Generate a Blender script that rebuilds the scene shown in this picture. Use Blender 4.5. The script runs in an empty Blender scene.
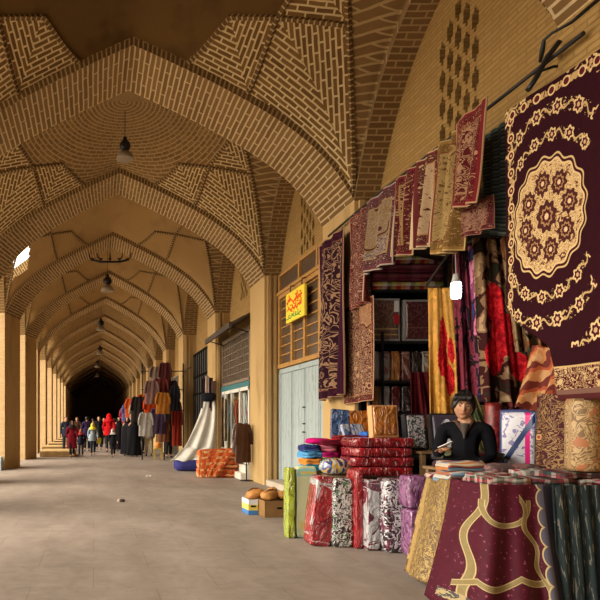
import bpy, bmesh, math, random
from mathutils import Vector, Matrix
random.seed(7)
PI = math.pi
SC = bpy.context.scene
COL = SC.collection
CX, CY, F, CH = 93.4, 422.1, 600.0, 1.45      # vanishing point of the corridor, focal length in px, eye height

# ------------------------------------------------------------------ node expressions
class E:
    """a float socket with arithmetic, compiled to Math nodes"""
    def __init__(s, nt, v): s.nt, s.v = nt, v
    def op(s, o, *a, clamp=False):
        n = s.nt.nodes.new('ShaderNodeMath'); n.operation = o; n.use_clamp = clamp
        for i, x in enumerate((s,) + a):
            if isinstance(x, E): s.nt.links.new(x.v, n.inputs[i])
            else: n.inputs[i].default_value = x
        return E(s.nt, n.outputs[0])
    def __add__(s, o): return s.op('ADD', o)
    def __sub__(s, o): return s.op('SUBTRACT', o)
    def __mul__(s, o): return s.op('MULTIPLY', o)
    def __truediv__(s, o): return s.op('DIVIDE', o)
    def lt(s, o): return s.op('LESS_THAN', o)
    def gt(s, o): return s.op('GREATER_THAN', o)
    def mn(s, o): return s.op('MINIMUM', o)
    def mx(s, o): return s.op('MAXIMUM', o)
    def abs(s): return s.op('ABSOLUTE')
    def sin(s): return s.op('SINE')
    def cos(s): return s.op('COSINE')
    def sqrt(s): return s.op('SQRT')
    def mod(s, o): return s.op('FLOORED_MODULO', o)
    def atan2(s, o): return s.op('ARCTAN2', o)
    def inv(s): return s.op('MULTIPLY_ADD', -1.0, 1.0)

class Mat:
    def __init__(s, name, rough=.8, spec=.3):
        s.m = bpy.data.materials.new(name); s.m.use_nodes = True
        s.nt = s.m.node_tree
        s.b = s.nt.nodes['Principled BSDF']
        s.b.inputs['Roughness'].default_value = rough
        s.b.inputs['Specular IOR Level'].default_value = spec
    def n(s, t, **kw):
        k = s.nt.nodes.new(t)
        for a, v in kw.items(): setattr(k, a, v)
        return k
    def l(s, a, b): s.nt.links.new(a.v if isinstance(a, E) else a, b)
    def uvv(s): return s.n('ShaderNodeTexCoord').outputs['UV']
    def obv(s): return s.n('ShaderNodeTexCoord').outputs['Object']
    def uv(s, which='UV'):
        sp = s.n('ShaderNodeSeparateXYZ'); s.l(s.n('ShaderNodeTexCoord').outputs[which], sp.inputs[0])
        return E(s.nt, sp.outputs[0]), E(s.nt, sp.outputs[1]), E(s.nt, sp.outputs[2])
    def noise(s, scale, detail=3, vec=None, rough=.5, dist=0, stretch=None):
        k = s.n('ShaderNodeTexNoise'); k.inputs['Scale'].default_value = scale
        k.inputs['Detail'].default_value = detail; k.inputs['Roughness'].default_value = rough
        k.inputs['Distortion'].default_value = dist
        v = vec if vec is not None else s.obv()
        if stretch:
            mp = s.n('ShaderNodeMapping'); mp.inputs['Scale'].default_value = stretch; s.l(v, mp.inputs[0]); v = mp.outputs[0]
        s.l(v, k.inputs['Vector']); return E(s.nt, k.outputs['Fac'])
    def vor(s, scale, vec=None, feature='F1', rnd=1.0):
        k = s.n('ShaderNodeTexVoronoi', feature=feature); k.inputs['Scale'].default_value = scale
        k.inputs['Randomness'].default_value = rnd
        s.l(vec if vec is not None else s.uvv(), k.inputs['Vector']); return k
    def vec(s, x, y, z=0.0):
        k = s.n('ShaderNodeCombineXYZ')
        for i, a in enumerate((x, y, z)):
            if isinstance(a, E): s.l(a, k.inputs[i])
            else: k.inputs[i].default_value = a
        return k.outputs[0]
    def ramp(s, fac, stops, interp='LINEAR'):
        k = s.n('ShaderNodeValToRGB'); k.color_ramp.interpolation = interp
        cr = k.color_ramp
        while len(cr.elements) < len(stops): cr.elements.new(.5)
        for e, (p, c) in zip(cr.elements, stops): e.position = p; e.color = (*c, 1)
        s.l(fac, k.inputs[0]); return k.outputs[0]
    def mix(s, fac, a, b, mode='MIX'):
        k = s.n('ShaderNodeMix', data_type='RGBA', blend_type=mode)
        for sk, x in ((k.inputs[0], fac), (k.inputs[6], a), (k.inputs[7], b)):
            if isinstance(x, E): s.l(x, sk)
            elif isinstance(x, (int, float)): sk.default_value = x
            elif isinstance(x, tuple): sk.default_value = (*x, 1)
            else: s.l(x, sk)
        return k.outputs[2]
    def color(s, c):
        if isinstance(c, tuple): s.b.inputs['Base Color'].default_value = (*c, 1)
        else: s.l(c, s.b.inputs['Base Color'])
        return s
    def bump(s, h, strength=.4, dist=.02):
        k = s.n('ShaderNodeBump'); k.inputs['Strength'].default_value = strength; k.inputs['Distance'].default_value = dist
        s.l(h, k.inputs['Height']); s.l(k.outputs[0], s.b.inputs['Normal']); return s

def plain(name, c, rough=.8, var=.25, sc=6, spec=None, metal=0, bump=0):
    if spec is None: spec = .06 if rough >= .7 else .3
    m = Mat(name, rough, spec)
    f = m.noise(sc, 4)
    m.color(m.mix(f, tuple(x*(1-var) for x in c), tuple(min(1, x*(1+var)) for x in c)))
    m.b.inputs['Metallic'].default_value = metal
    if bump: m.bump(m.noise(sc*3, 3), bump, .01)
    return m.m

# ------------------------------------------------------------------ mesh builder
class MB:
    def __init__(s):
        s.bm = bmesh.new(); s.uv = s.bm.loops.layers.uv.new('UVMap'); s.mi = 0
    def face(s, pts, uvs=None, mi=None, smooth=False):
        vs = [s.bm.verts.new(p) for p in pts]
        try: f = s.bm.faces.new(vs)
        except ValueError: return None
        f.material_index = s.mi if mi is None else mi; f.smooth = smooth
        if uvs is None: s.boxuv(f)
        else:
            for l, q in zip(f.loops, uvs): l[s.uv].uv = q
        return f
    def boxuv(s, f):
        f.normal_update(); n = f.normal; a = max(range(3), key=lambda i: abs(n[i]))
        for l in f.loops:
            c = l.vert.co
            l[s.uv].uv = (c.y, c.z) if a == 0 else ((c.x, c.z) if a == 1 else (c.x, c.y))
    def _finish(s, vs, M, mi, uvbox=True, smooth=False):
        if M is not None: bmesh.ops.transform(s.bm, matrix=M, verts=vs)
        fs = {f for v in vs for f in v.link_faces}
        for f in fs:
            f.material_index = s.mi if mi is None else mi; f.smooth = smooth
            if uvbox: s.boxuv(f)
    def box(s, x0, x1, y0, y1, z0, z1, M=None, mi=None, bev=0):
        r = bmesh.ops.create_cube(s.bm, size=1)
        vs = r['verts']
        T = Matrix.Translation(((x0+x1)/2, (y0+y1)/2, (z0+z1)/2)) @ Matrix.Diagonal((x1-x0, y1-y0, z1-z0, 1))
        bmesh.ops.transform(s.bm, matrix=T, verts=vs)
        if bev:
            es = list({e for v in vs for e in v.link_edges})
            r = bmesh.ops.bevel(s.bm, geom=es, offset=bev, segments=2, profile=.5, affect='EDGES')
            vs = list(set(r['verts']) | {v for v in vs if v.is_valid})
            vs = list({v for f in r['faces'] for v in f.verts} | set(vs))
        s._finish(vs, M, mi)
        return s
    def grid(s, fn, nu, nv, uvf=None, mi=None, smooth=True, closeu=False):
        """fn(a,b) a,b in 0..1 -> point"""
        V = [[s.bm.verts.new(fn(i/nu, j/nv)) for j in range(nv+1)] for i in range(nu if closeu else nu+1)]
        for i in range(nu):
            i2 = (i+1) % nu if closeu else i+1
            for j in range(nv):
                try: f = s.bm.faces.new((V[i][j], V[i2][j], V[i2][j+1], V[i][j+1]))
                except ValueError: continue
                f.smooth = smooth; f.material_index = s.mi if mi is None else mi
                for l, (a, b) in zip(f.loops, ((i, j), (i+1, j), (i+1, j+1), (i, j+1))):
                    l[s.uv].uv = uvf(a/nu, b/nv) if uvf else (a/nu, b/nv)
        return V
    def tube(s, pts, r, n=8, mi=None, caps=True):
        """tube along points; r a number or list"""
        pts = [Vector(p) for p in pts]; k = len(pts)
        rr = r if isinstance(r, (list, tuple)) else [r]*k
        rings = []; up = None
        for i, p in enumerate(pts):
            d = (pts[min(i+1, k-1)] - pts[max(i-1, 0)])
            if d.length < 1e-7: d = Vector((0, 0, 1))
            d.normalize()
            if up is None: up = Vector((0, 0, 1)) if abs(d.z) < .9 else Vector((1, 0, 0))
            x = d.cross(up)
            if x.length < 1e-4: x = d.cross(Vector((1, 0, 0)))
            x.normalize(); y = x.cross(d).normalized(); up = y
            rings.append([s.bm.verts.new(p + (x*math.cos(a)+y*math.sin(a))*rr[i]) for a in [2*PI*q/n for q in range(n)]])
        for i in range(k-1):
            for q in range(n):
                f = s.bm.faces.new((rings[i][q], rings[i][(q+1) % n], rings[i+1][(q+1) % n], rings[i+1][q]))
                f.smooth = True; f.material_index = s.mi if mi is None else mi; s.boxuv(f)
        if caps:
            for rg in (rings[0][::-1], rings[-1]):
                f = s.bm.faces.new(rg); f.material_index = s.mi if mi is None else mi; s.boxuv(f)
        return s
    def lathe(s, prof, c=(0, 0, 0), n=20, M=None, mi=None, sx=1, sy=1):
        """prof: list of (r, z)"""
        c = Vector(c); start = len(s.bm.verts); R = []
        for r, z in prof:
            if r < 1e-5: R.append([s.bm.verts.new((0, 0, z))])
            else: R.append([s.bm.verts.new((r*math.cos(2*PI*q/n)*sx, r*math.sin(2*PI*q/n)*sy, z)) for q in range(n)])
        vs = [v for g in R for v in g]
        for a, b in zip(R, R[1:]):
            for q in range(n):
                q2 = (q+1) % n
                l = [a[q if len(a) > 1 else 0]]
                if len(a) > 1: l.append(a[q2])
                if len(b) > 1: l.append(b[q2])
                l.append(b[q if len(b) > 1 else 0])
                if len(l) > 2:
                    f = s.bm.faces.new(l); f.smooth = True; f.material_index = s.mi if mi is None else mi
                    for lp in f.loops:
                        co = lp.vert.co; lp[s.uv].uv = (math.atan2(co.y, co.x)/(2*PI), co.z)
        T = Matrix.Translation(c)
        if M is not None: T = T @ M
        bmesh.ops.transform(s.bm, matrix=T, verts=vs)
        return s
    def ball(s, c, r, n=14, sx=1, sy=1, sz=1, mi=None, M=None):
        pr = [(r*math.sin(PI*i/(n//2+2)), r*sz*-math.cos(PI*i/(n//2+2))) for i in range(n//2+3)]
        pr[0] = (0, pr[0][1]); pr[-1] = (0, pr[-1][1])
        return s.lathe(pr, c, n, mi=mi, sx=sx, sy=sy, M=M)
    def build(s, name, mats, parent=None, loc=None, recalc=True, merge=True):
        if merge: bmesh.ops.remove_doubles(s.bm, verts=s.bm.verts, dist=1e-5)
        if recalc: bmesh.ops.recalc_face_normals(s.bm, faces=s.bm.faces)
        me = bpy.data.meshes.new(name)
        if loc is not None: bmesh.ops.translate(s.bm, verts=s.bm.verts, vec=-Vector(loc))
        s.bm.to_mesh(me); s.bm.free()
        for m in (mats if isinstance(mats, (list, tuple)) else [mats]): me.materials.append(m.m if isinstance(m, Mat) else m)
        o = bpy.data.objects.new(name, me); COL.objects.link(o)
        if loc is not None: o.location = loc
        if parent is not None: o.parent = parent
        return o

def tag(o, label, cat, group=None, kind=None):
    o['label'] = label; o['category'] = cat
    if group: o['group'] = group
    if kind: o['kind'] = kind
    return o
def structure(o): o['kind'] = 'structure'; return o
def empty(name, loc, rz=0):
    o = bpy.data.objects.new(name, None); COL.objects.link(o); o.location = loc; o.rotation_euler = (0, 0, rz)
    o.empty_display_size = .1
    return o
def thing(name, loc, label, cat, group=None, rz=0):
    return tag(empty(name, loc, rz), label, cat, group)
def copy_tree(o, parent=None):
    c = o.copy(); COL.objects.link(c); c.parent = parent
    for ch in [x for x in bpy.data.objects if x.parent == o]: copy_tree(ch, c)
    return c
def at(x, y, Y):                      # the world point seen at that place of the photo at depth Y
    return Vector(((x-CX)*Y/F, Y, CH+(CY-y)*Y/F))
def smoothstep(a, b, x):
    t = max(0, min(1, (x-a)/(b-a))); return t*t*(3-2*t)
# ------------------------------------------------------------------ masonry materials
def brick_mat(name, c1, c2, mort, bw=.24, rh=.085, ms=.014, bump=.5, dirt=.35):
    m = Mat(name, .9, .15)
    uvv = m.uvv()
    nz = m.noise(1.3, 3, uvv); 
    wob = m.n('ShaderNodeVectorMath', operation='ADD')
    nn = m.n('ShaderNodeTexNoise'); nn.inputs['Scale'].default_value = 5; m.l(uvv, nn.inputs['Vector'])
    sc = m.n('ShaderNodeVectorMath', operation='SCALE'); sc.inputs[3].default_value = .018
    m.l(nn.outputs['Color'], sc.inputs[0]); m.l(uvv, wob.inputs[0]); m.l(sc.outputs[0], wob.inputs[1])
    b = m.n('ShaderNodeTexBrick'); m.l(wob.outputs[0], b.inputs['Vector'])
    b.inputs['Color1'].default_value = (*c1, 1); b.inputs['Color2'].default_value = (*c2, 1); b.inputs['Mortar'].default_value = (*mort, 1)
    b.inputs['Scale'].default_value = 1; b.inputs['Mortar Size'].default_value = ms; b.inputs['Mortar Smooth'].default_value = .25
    b.inputs['Brick Width'].default_value = bw; b.inputs['Row Height'].default_value = rh; b.inputs['Bias'].default_value = -.1
    big = m.noise(.7, 4); fine = m.noise(9, 3)
    c = m.mix((big*.7+fine*.5)*dirt*1.4, b.outputs['Color'], (c1[0]*.45, c1[1]*.45, c1[2]*.45))
    m.color(c); m.bump(E(m.nt, b.outputs['Fac']) + fine*.2, bump, .02)
    return m.m
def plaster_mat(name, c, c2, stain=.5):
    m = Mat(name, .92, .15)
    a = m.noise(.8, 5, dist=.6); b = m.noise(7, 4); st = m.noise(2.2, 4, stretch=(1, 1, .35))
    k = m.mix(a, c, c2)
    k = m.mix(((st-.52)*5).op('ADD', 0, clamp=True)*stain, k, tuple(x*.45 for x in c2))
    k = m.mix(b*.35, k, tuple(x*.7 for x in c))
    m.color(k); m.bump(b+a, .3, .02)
    return m.m
BR_D, BR_L, MO = (.15, .078, .024), (.26, .14, .045), (.78, .60, .32)
m_soffit = brick_mat('brick_arch_soffit', (.25, .14, .05), (.37, .22, .085), (.85, .66, .37), .62, .088, .015, .35)
m_kite = brick_mat('brick_herringbone', BR_D, BR_L, MO, .24, .074, .014, .6)
m_gore = brick_mat('brick_gore', (.17, .095, .035), (.24, .135, .05), (.42, .29, .13), .24, .085, .012, .5)
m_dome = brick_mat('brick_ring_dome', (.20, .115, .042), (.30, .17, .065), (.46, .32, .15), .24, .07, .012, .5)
m_wall = brick_mat('brick_wall', (.36, .215, .07), (.44, .27, .095), (.29, .175, .06), .26, .055, .010, .6)
m_rib = brick_mat('brick_rib', (.13, .07, .025), (.19, .10, .035), (.52, .38, .19), .075, .3, .012, .6)
m_face = brick_mat('brick_arch_face', (.15, .082, .03), (.20, .11, .04), (.50, .36, .17), .3, .075, .014, .6)
m_lwall = brick_mat('brick_left_pier', (.50, .33, .16), (.58, .40, .21), (.44, .30, .15), .26, .06, .008, .4, .2)
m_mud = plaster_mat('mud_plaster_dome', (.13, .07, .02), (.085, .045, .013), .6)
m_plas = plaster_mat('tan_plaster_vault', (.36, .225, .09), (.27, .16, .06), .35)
m_pier = plaster_mat('tan_plaster_pier', (.50, .33, .14), (.40, .26, .11), .5)
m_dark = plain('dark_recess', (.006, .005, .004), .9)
m_rail = plain('painted_dark_iron', (.03, .025, .022), .5, metal=.3)

# ------------------------------------------------------------------ the vaulted corridor
ZS, HA, QA, TH, LIFT, SD = 4.80, 7.157, 2.05, 1.25, .13, .36
XM = .60
def drop(t): t = abs(t); return .631*t + .172*t**2.5 + .197*t**8
def dropq(s): s = min(1, abs(s)); return .40*s + .60*s**3
ARCH = [(-5.2, -2.75, 3.95), (-.75, -2.75, 3.95), (3.85, -2.75, 3.95), (9.08, -2.75, 3.95), (13.75, -2.75, 3.92), (18.4, -2.72, 3.74), (23.05, -2.62, 3.45)]
while len(ARCH) < 21: ARCH.append((ARCH[-1][0]+4.65, -2.58, 3.36))
SPL = .32                                    # the left piers widen towards their far side
def spl(i): return SPL if i in (4, 5, 6) else 0
def arch_x(i, t, far):
    Y, L, R = ARCH[i]
    if far: L += spl(i)
    return XM + (t*(R-XM) if t > 0 else t*(XM-L))
ts_arch = [math.sin(PI/2*k/32) for k in range(-32, 33)]
def azm(t): return ZS+(HA-ZS)*(1-drop(t))
for i, (Y, L, R) in enumerate(ARCH):
    mb = MB(); arc = [0]
    near = [Vector((arch_x(i, t, 0), Y, azm(t))) for t in ts_arch]
    far = [Vector((arch_x(i, t, 1), Y+TH, azm(t))) for t in ts_arch]
    for a, b in zip(near, near[1:]): arc.append(arc[-1]+(b-a).length)
    def ext(p, y): return Vector((XM+(p.x-XM)*1.12, y, p.z+.55))
    for k in range(len(near)-1):
        a, b, c, d = near[k], near[k+1], far[k+1], far[k]; u0, u1 = arc[k], arc[k+1]
        mb.face((a, b, c, d), ((0, u0), (0, u1), (TH, u1), (TH, u0)), 0, True)
        for P, y, o in ((near, Y, 1), (far, Y+TH, -1)):
            p, q = P[k], P[k+1]
            mb.face((p, q, ext(q, y), ext(p, y)), ((0, u0), (0, u1), (.6, u1), (.6, u0)), 1)
        mb.face((ext(near[k], Y), ext(near[k+1], Y), ext(far[k+1], Y+TH), ext(far[k], Y+TH)), None, 1)
    structure(mb.build('trim_%d' % (i+1), [m_soffit, m_face], recalc=False))

# bays between the arches
nodes = dict(P1=(.247, 1), P2=(.52, 1), N=(.572, .55), Q=(.39, .64), M=(.835, .44), G=(.705, 0), K=(1, 1))
def bay_fn(i):
    y0 = ARCH[i][0]+TH; y1 = ARCH[i+1][0]; yc = (y0+y1)/2; hy = (y1-y0)/2
    def pos(t, s, off=0):
        f = (s+1)/2
        X = arch_x(i, t, 1)*(1-f)+arch_x(i+1, t, 0)*f
        e = .3*max(0, 1-s*s); tt = math.sqrt(t*t+e*e)-e*.5; tt = tt*(1-t*t)+abs(t)*t*t
        p = (HA-ZS)*(1-drop(min(tt, 1))); q = QA*(1-dropq(s))
        p = max(p, 0); q = max(q, 0)
        return Vector((X, yc+s*hy, ZS+LIFT+math.sqrt(p*p+q*q)-off))
    return pos, yc, hy
ceil = MB()
CM = [m_kite, m_gore, m_dome, m_rib, m_mud, m_plas]
def tri(mb, pos, A, B, C, n, uvf, mi, skip=None):
    P = {}
    for a in range(n+1):
        for b in range(n+1-a):
            c = n-a-b
            t = (A[0]*a+B[0]*b+C[0]*c)/n; s = (A[1]*a+B[1]*b+C[1]*c)/n
            co = pos(t, s); P[a, b] = (mb.bm.verts.new(co), uvf(t, s, co))
    def F_(ks):
        if skip:
            cc = sum((P[k][0].co for k in ks), Vector())/3
            if skip(cc): return
        k0, k1, k2 = [P[k][0].co for k in ks]
        if (k1-k0).cross(k2-k0).z > 0: ks = ks[::-1]
        f = mb.bm.faces.new([P[k][0] for k in ks]); f.material_index = mi; f.smooth = True
        for l, k in zip(f.loops, ks): l[mb.uv].uv = P[k][1]
    for a in range(n):
        for b in range(n-a):
            F_(((a, b), (a+1, b), (a, b+1)))
            if a+b < n-1: F_(((a+1, b), (a+1, b+1), (a, b+1)))
def edge_uv(pos, A, B, C):
    a, b, c = pos(*A), pos(*B), pos(*C)
    u = (b-a).normalized(); n = u.cross(c-a).normalized(); v = n.cross(u)
    return lambda t, s, co: ((co-a).dot(u), (co-a).dot(v)+5)
def rib(mb, pos, pl, n, w=.032, h=.035, mi=3):
    pts = []
    for (A, B) in zip(pl, pl[1:]):
        for k in range(n): pts.append((A[0]+(B[0]-A[0])*k/n, A[1]+(B[1]-A[1])*k/n))
    pts.append(pl[-1]); W = [pos(*p) for p in pts]; L = 0; prev = None
    for k, p in enumerate(W):
        d = (W[min(k+1, len(W)-1)]-W[max(k-1, 0)]).normalized()
        up = Vector((XM-p.x, 0, 5.2-p.z)).normalized(); sd = d.cross(up).normalized()*w; dn = up*h
        ring = [p-sd-dn*.4, p-sd+dn, p+sd+dn, p+sd-dn*.4]
        if prev:
            L2 = L+(p-W[k-1]).length
            for q in range(3):
                mb.face((prev[q], prev[q+1], ring[q+1], ring[q]), ((L, .05+q*.06), (L, .11+q*.06), (L2, .11+q*.06), (L2, .05+q*.06)), mi)
            L = L2
        prev = ring
def bay_vault(i, n, kite, gore, dome, ribs, holes=None):
    pos, yc, hy = bay_fn(i)
    for st in (1, -1):
        for ss in (1, -1):
            q = {k: (a*st, b*ss) for k, (a, b) in nodes.items()}
            cc = ((q['N'][0]+q['G'][0])/2, (q['N'][1]+q['G'][1])/2)
            for A, B, C in ((q['P1'], q['P2'], q['Q']), (q['N'], q['P2'], q['Q']), (q['P2'], q['K'], q['N']), (q['M'], q['K'], q['N']),
                            (q['N'], q['M'], cc), (q['G'], q['M'], cc)):
                tri(ceil, pos, A, B, C, n, edge_uv(pos, A, B, C), kite, holes if st == -1 else None)
            if not (ribs == 0):
                rib(ceil, pos, [q['P1'], q['Q'], q['N'], q['M']], ribs)
                rib(ceil, pos, [q['P2'], q['N'], q['G']], ribs)
                rib(ceil, pos, [q['K'], q['M'], q['G']], ribs)
            gu = lambda t, s, co: (co.y, co.z*.95)
            sk = holes if st == -1 else None
            tri(ceil, pos, q['M'], q['K'], (st, 0), n*2, gu, gore, sk); tri(ceil, pos, q['G'], q['M'], (st, 0), n*2, gu, gore, sk)
            def du(t, s, co):
                x, y = (co.x-XM)*.80, (co.y-yc)
                return (math.atan2(y, x)*2.1, math.sqrt(x*x+y*y)+.02)
            O = (0, 0)
            for A, B in (((0, ss), q['P1']), (q['P1'], q['Q']), (q['Q'], q['N']), (q['N'], cc), (cc, q['G'])):
                tri(ceil, pos, A, B, O, n*2, du, dome)
        # front edge of the side arch
        al = 0
        for k in range(24):
            s0, s1 = -1+k/12, -1+(k+1)/12
            a, b = pos(st, s0), pos(st, s1)
            ceil.face((a, b, b-Vector((0, 0, LIFT)), a-Vector((0, 0, LIFT))), ((0, a.y), (0, b.y), (.3, b.y), (.3, a.y)), 3)
            z = Vector((0, 0, LIFT)); xo = (ARCH[i][2]+ARCH[i+1][2])/2+SD+.06 if st > 0 else ARCH[i][1]-1.2
            ceil.face((a-z, b-z, Vector((xo, b.y, b.z-LIFT)), Vector((xo, a.y, a.z-LIFT))), ((0, al), (0, al+(b-a).length), (SD, al+(b-a).length), (SD, al)), 1); al += (b-a).length
def skylight(c): return abs(c.y-17.75) < .36 and abs(c.x+2.13+(c.y-17.75)*.25) < .22
for i in range(len(ARCH)-1):
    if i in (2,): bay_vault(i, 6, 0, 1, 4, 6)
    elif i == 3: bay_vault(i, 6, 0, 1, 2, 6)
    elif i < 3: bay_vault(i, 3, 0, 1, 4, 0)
    elif i == 4: bay_vault(i, 14, 5, 1, 5, 5, skylight)
    elif i < 7: bay_vault(i, 3, 5, 5, 5, 4)
    else: bay_vault(i, 2, 2, 1, 2, 0)  # far bays in darker brick, so the tunnel's dimness sits in the colour
structure(ceil.build("ceiling", CM, recalc=False))

# right wall: piers, recessed bay walls with star lattices
wr = MB(); WM = [m_pier, m_wall, m_dark, m_plas, m_soffit]
wl = MB(); WL = [m_lwall, m_pier]
def lattice(i, yc):
    cell_y, cell_z = .040, .056
    def hole(y, z):
        a = round((y-yc)/cell_y); b = round((z-5.66)/cell_z)
        if abs(a) > 8 or abs(b) > 12: return False
        if b > 8 and abs(a) > 20-b*1.2: return False
        if (b % 4 == 0) and (a % 6 in (0, 1, 5)): return True
        if (a % 6 == 0) and (b % 4 in (0, 1, 3)): return True
        if (b % 4 == 2) and (a % 6 in (2, 3, 4)): return True
        if (a % 6 == 3) and (b % 4 in (1, 2, 3)): return True
        return False
    def h2(y, z):
        # plus shaped holes with a one cell bridge between neighbours
        a = round((y-yc)/cell_y); b = round((z-5.66)/cell_z)
        if abs(a) > 10 or abs(b) > 13 or (b > 8 and abs(a) > 20-b*1.3): return False
        for (p, q) in ((0, 0), (4, 3)):
            A = (a-p) % 8; B = (b-q) % 6
            A = A-8 if A > 4 else A; B = B-6 if B > 3 else B
            if (A == 0 and abs(B) <= 2) or (abs(A) == 1 and abs(B) <= 1) : return True
            if abs(A) == 1 and B in (1, -1) and False: return True
        return False
    return cell_y, cell_z, h2
for i, (Y, L, R) in enumerate(ARCH):
    X2 = R+3.2
    wr.box(R, X2, Y, Y+TH, 0, 8.6, mi=1 if i == 2 else 0)
    if 3 <= i < 8:                              # slender corner shafts on the near side of each pier
        wr.box(R+.06, R+.14, Y-.05, Y+.02, 0, ZS, mi=0); wr.box(R+.20, R+.27, Y-.035, Y+.02, 0, ZS, mi=0)
    # brick voussoir seat above the springing
    # left pier, splayed
    s_ = spl(i)
    pts = [(L, Y), (L+s_, Y+TH), (L-1.2, Y+TH), (L-1.2, Y)]
    for k in range(4):
        a, b = pts[k], pts[(k+1) % 4]; ln = math.hypot(a[0]-b[0], a[1]-b[1])
        wl.face([(a[0], a[1], 0), (b[0], b[1], 0), (b[0], b[1], ZS), (a[0], a[1], ZS)], ((0, 0), (ln, 0), (ln, ZS), (0, ZS)), 1 if k == 0 else 0)
    wl.box(L-1.2, L-.001, Y+.001, Y+TH-.001, ZS, 5.4, mi=0)
    if i == len(ARCH)-1: break
    pos, yc, hy = bay_fn(i); y0, y1 = Y+TH, ARCH[i+1][0]
    XW = (R+ARCH[i+1][2])/2+SD
    top = lambda y: ZS+QA*(1-dropq((y-yc)/hy))
    zb = 0 if i != 2 else 4.05
    # lunette wall
    if i in (2, 3, 4):
        cy, cz, hole = lattice(i, yc)
        ys = []; k0 = -int(hy/cy)
        ys = [y0]+[yc+(k-.5)*cy for k in range(k0, -k0+1) if y0 < yc+(k-.5)*cy < y1]+[y1]
        zs = [zb, 4.6]+[5.66+(k-.5)*cz for k in range(-15, 24)]
        for ya, yb in zip(ys, ys[1:]):
            for za, zb_ in zip(zs, zs[1:]):
                ta, tb = top(ya), top(yb)
                if za >= max(ta, tb): continue
                hl = hole((ya+yb)/2, (za+zb_)/2)
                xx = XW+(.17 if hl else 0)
                wr.face(((xx, ya, za), (xx, yb, za), (xx, yb, min(zb_, max(tb, za))), (xx, ya, min(zb_, max(ta, za)))), None, 2 if hl else 1)  # hole backs near-black: darkness of the unlit room put in as colour
                if hl:
                    for (p, q, e) in (((ya, za), (yb, za), (0, -1)), ((ya, zb_), (yb, zb_), (0, 1)), ((ya, za), (ya, zb_), (-1, 0)), ((yb, za), (yb, zb_), (1, 0))):
                        if not hole((ya+yb)/2+e[0]*cy, (za+zb_)/2+e[1]*cz):
                            wr.face(((XW, *p), (XW, *q), (XW+.17, *q), (XW+.17, *p)), None, 1)
    else:
        n = 16
        for k in range(n):
            ya, yb = y0+(y1-y0)*k/n, y0+(y1-y0)*(k+1)/n
            wr.face(((XW, ya, 0), (XW, yb, 0), (XW, yb, top(yb)), (XW, ya, top(ya))), None, 1)
    if i >= 13:                                 # the last, dark stretch has closed sides
        wl.box(L-.4, L-.2, y0-.05, y1+.05, 0, 7.2)
for o in (wr.build('wall_right', WM, recalc=False, merge=False), wl.build('wall_left', WL, recalc=False)): structure(o)
far_wall_and_blocker = MB(); e = far_wall_and_blocker; yE = ARCH[-1][0]+TH-.05
e.box(-4, 5, yE, yE+.2, 0, 8.6); e.box(-4, 5, -5.4, -5.25, 0, 8.6); structure(e.build('wall_far_and_blocker', m_pier))  # far end wall, plus an added unseen wall behind the camera blocking back light

# shop room behind the first bay
sh = MB(); sh.mi = 0
y0, y1 = ARCH[2][0]+TH, ARCH[3][0]
sh.box(6.9, 7.0, y0, y1, 0, 4.4); sh.box(4.32, 7, y0, y1, 4.02, 4.12)
structure(sh.build('wall_shop', plaster_mat('dark_shop_plaster', (.16, .12, .08), (.10, .075, .05), .5)))

# floor and the court outside
m = Mat('worn_stone_floor', .62, .35)
a = m.noise(.9, 6, rough=.6, stretch=(1.6, .55, 1)); b = m.noise(12, 5, rough=.65); c_ = m.noise(3.2, 5, dist=1.2)
k = m.ramp(a*.6+c_*.4, [(.32, (.20, .160, .130)), (.5, (.265, .215, .178)), (.68, (.34, .28, .235))])
k = m.mix(((b-.55)*4).op('ADD', 0, clamp=True)*.5, k, (.16, .13, .11))
br = m.n('ShaderNodeTexBrick'); m.l(m.obv(), br.inputs['Vector'])
br.inputs['Color1'].default_value = (1, 1, 1, 1); br.inputs['Color2'].default_value = (.93, .92, .9, 1); br.inputs['Mortar'].default_value = (.6, .56, .5, 1)
br.inputs['Scale'].default_value = 1; br.inputs['Brick Width'].default_value = 1.1; br.inputs['Row Height'].default_value = .75; br.inputs['Mortar Size'].default_value = .006
k = m.mix(.45, k, br.outputs['Color'], 'MULTIPLY')
m.color(k); m.bump(b*.5+c_, .25, .02)
fl = MB(); fl.box(-3.95, 7.2, -9, yE, -.1, 0); structure(fl.build('floor', m.m))
g = MB(); g.box(-40, -3.95, -20, 80, -.12, -.02); structure(g.build('floor_court', plain('court_paving', (.60, .50, .38), .9, .1)))
# stone ledge blocks along the left piers
for k, (yy, x1) in enumerate(((24.9, -.78), (29.6, -1.1), (33.8, -1.2), (38.2, -1.35), (43, -1.5))):
    b_ = MB(); b_.box([-2.24, -2.55, -2.55, -2.55, -2.55][k], x1, yy, yy+2.4, 0, .24, bev=.02)
    tag(b_.build('stone_ledge', m_pier), ['low tan stone ledge nearest on the left, where the crowd begins', 'second low stone ledge along the left piers', 'third low stone ledge along the left piers',
        'fourth low stone ledge along the left piers', 'farthest low stone ledge along the left piers'][k], 'ledge', 'stone ledges along the left piers')
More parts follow.
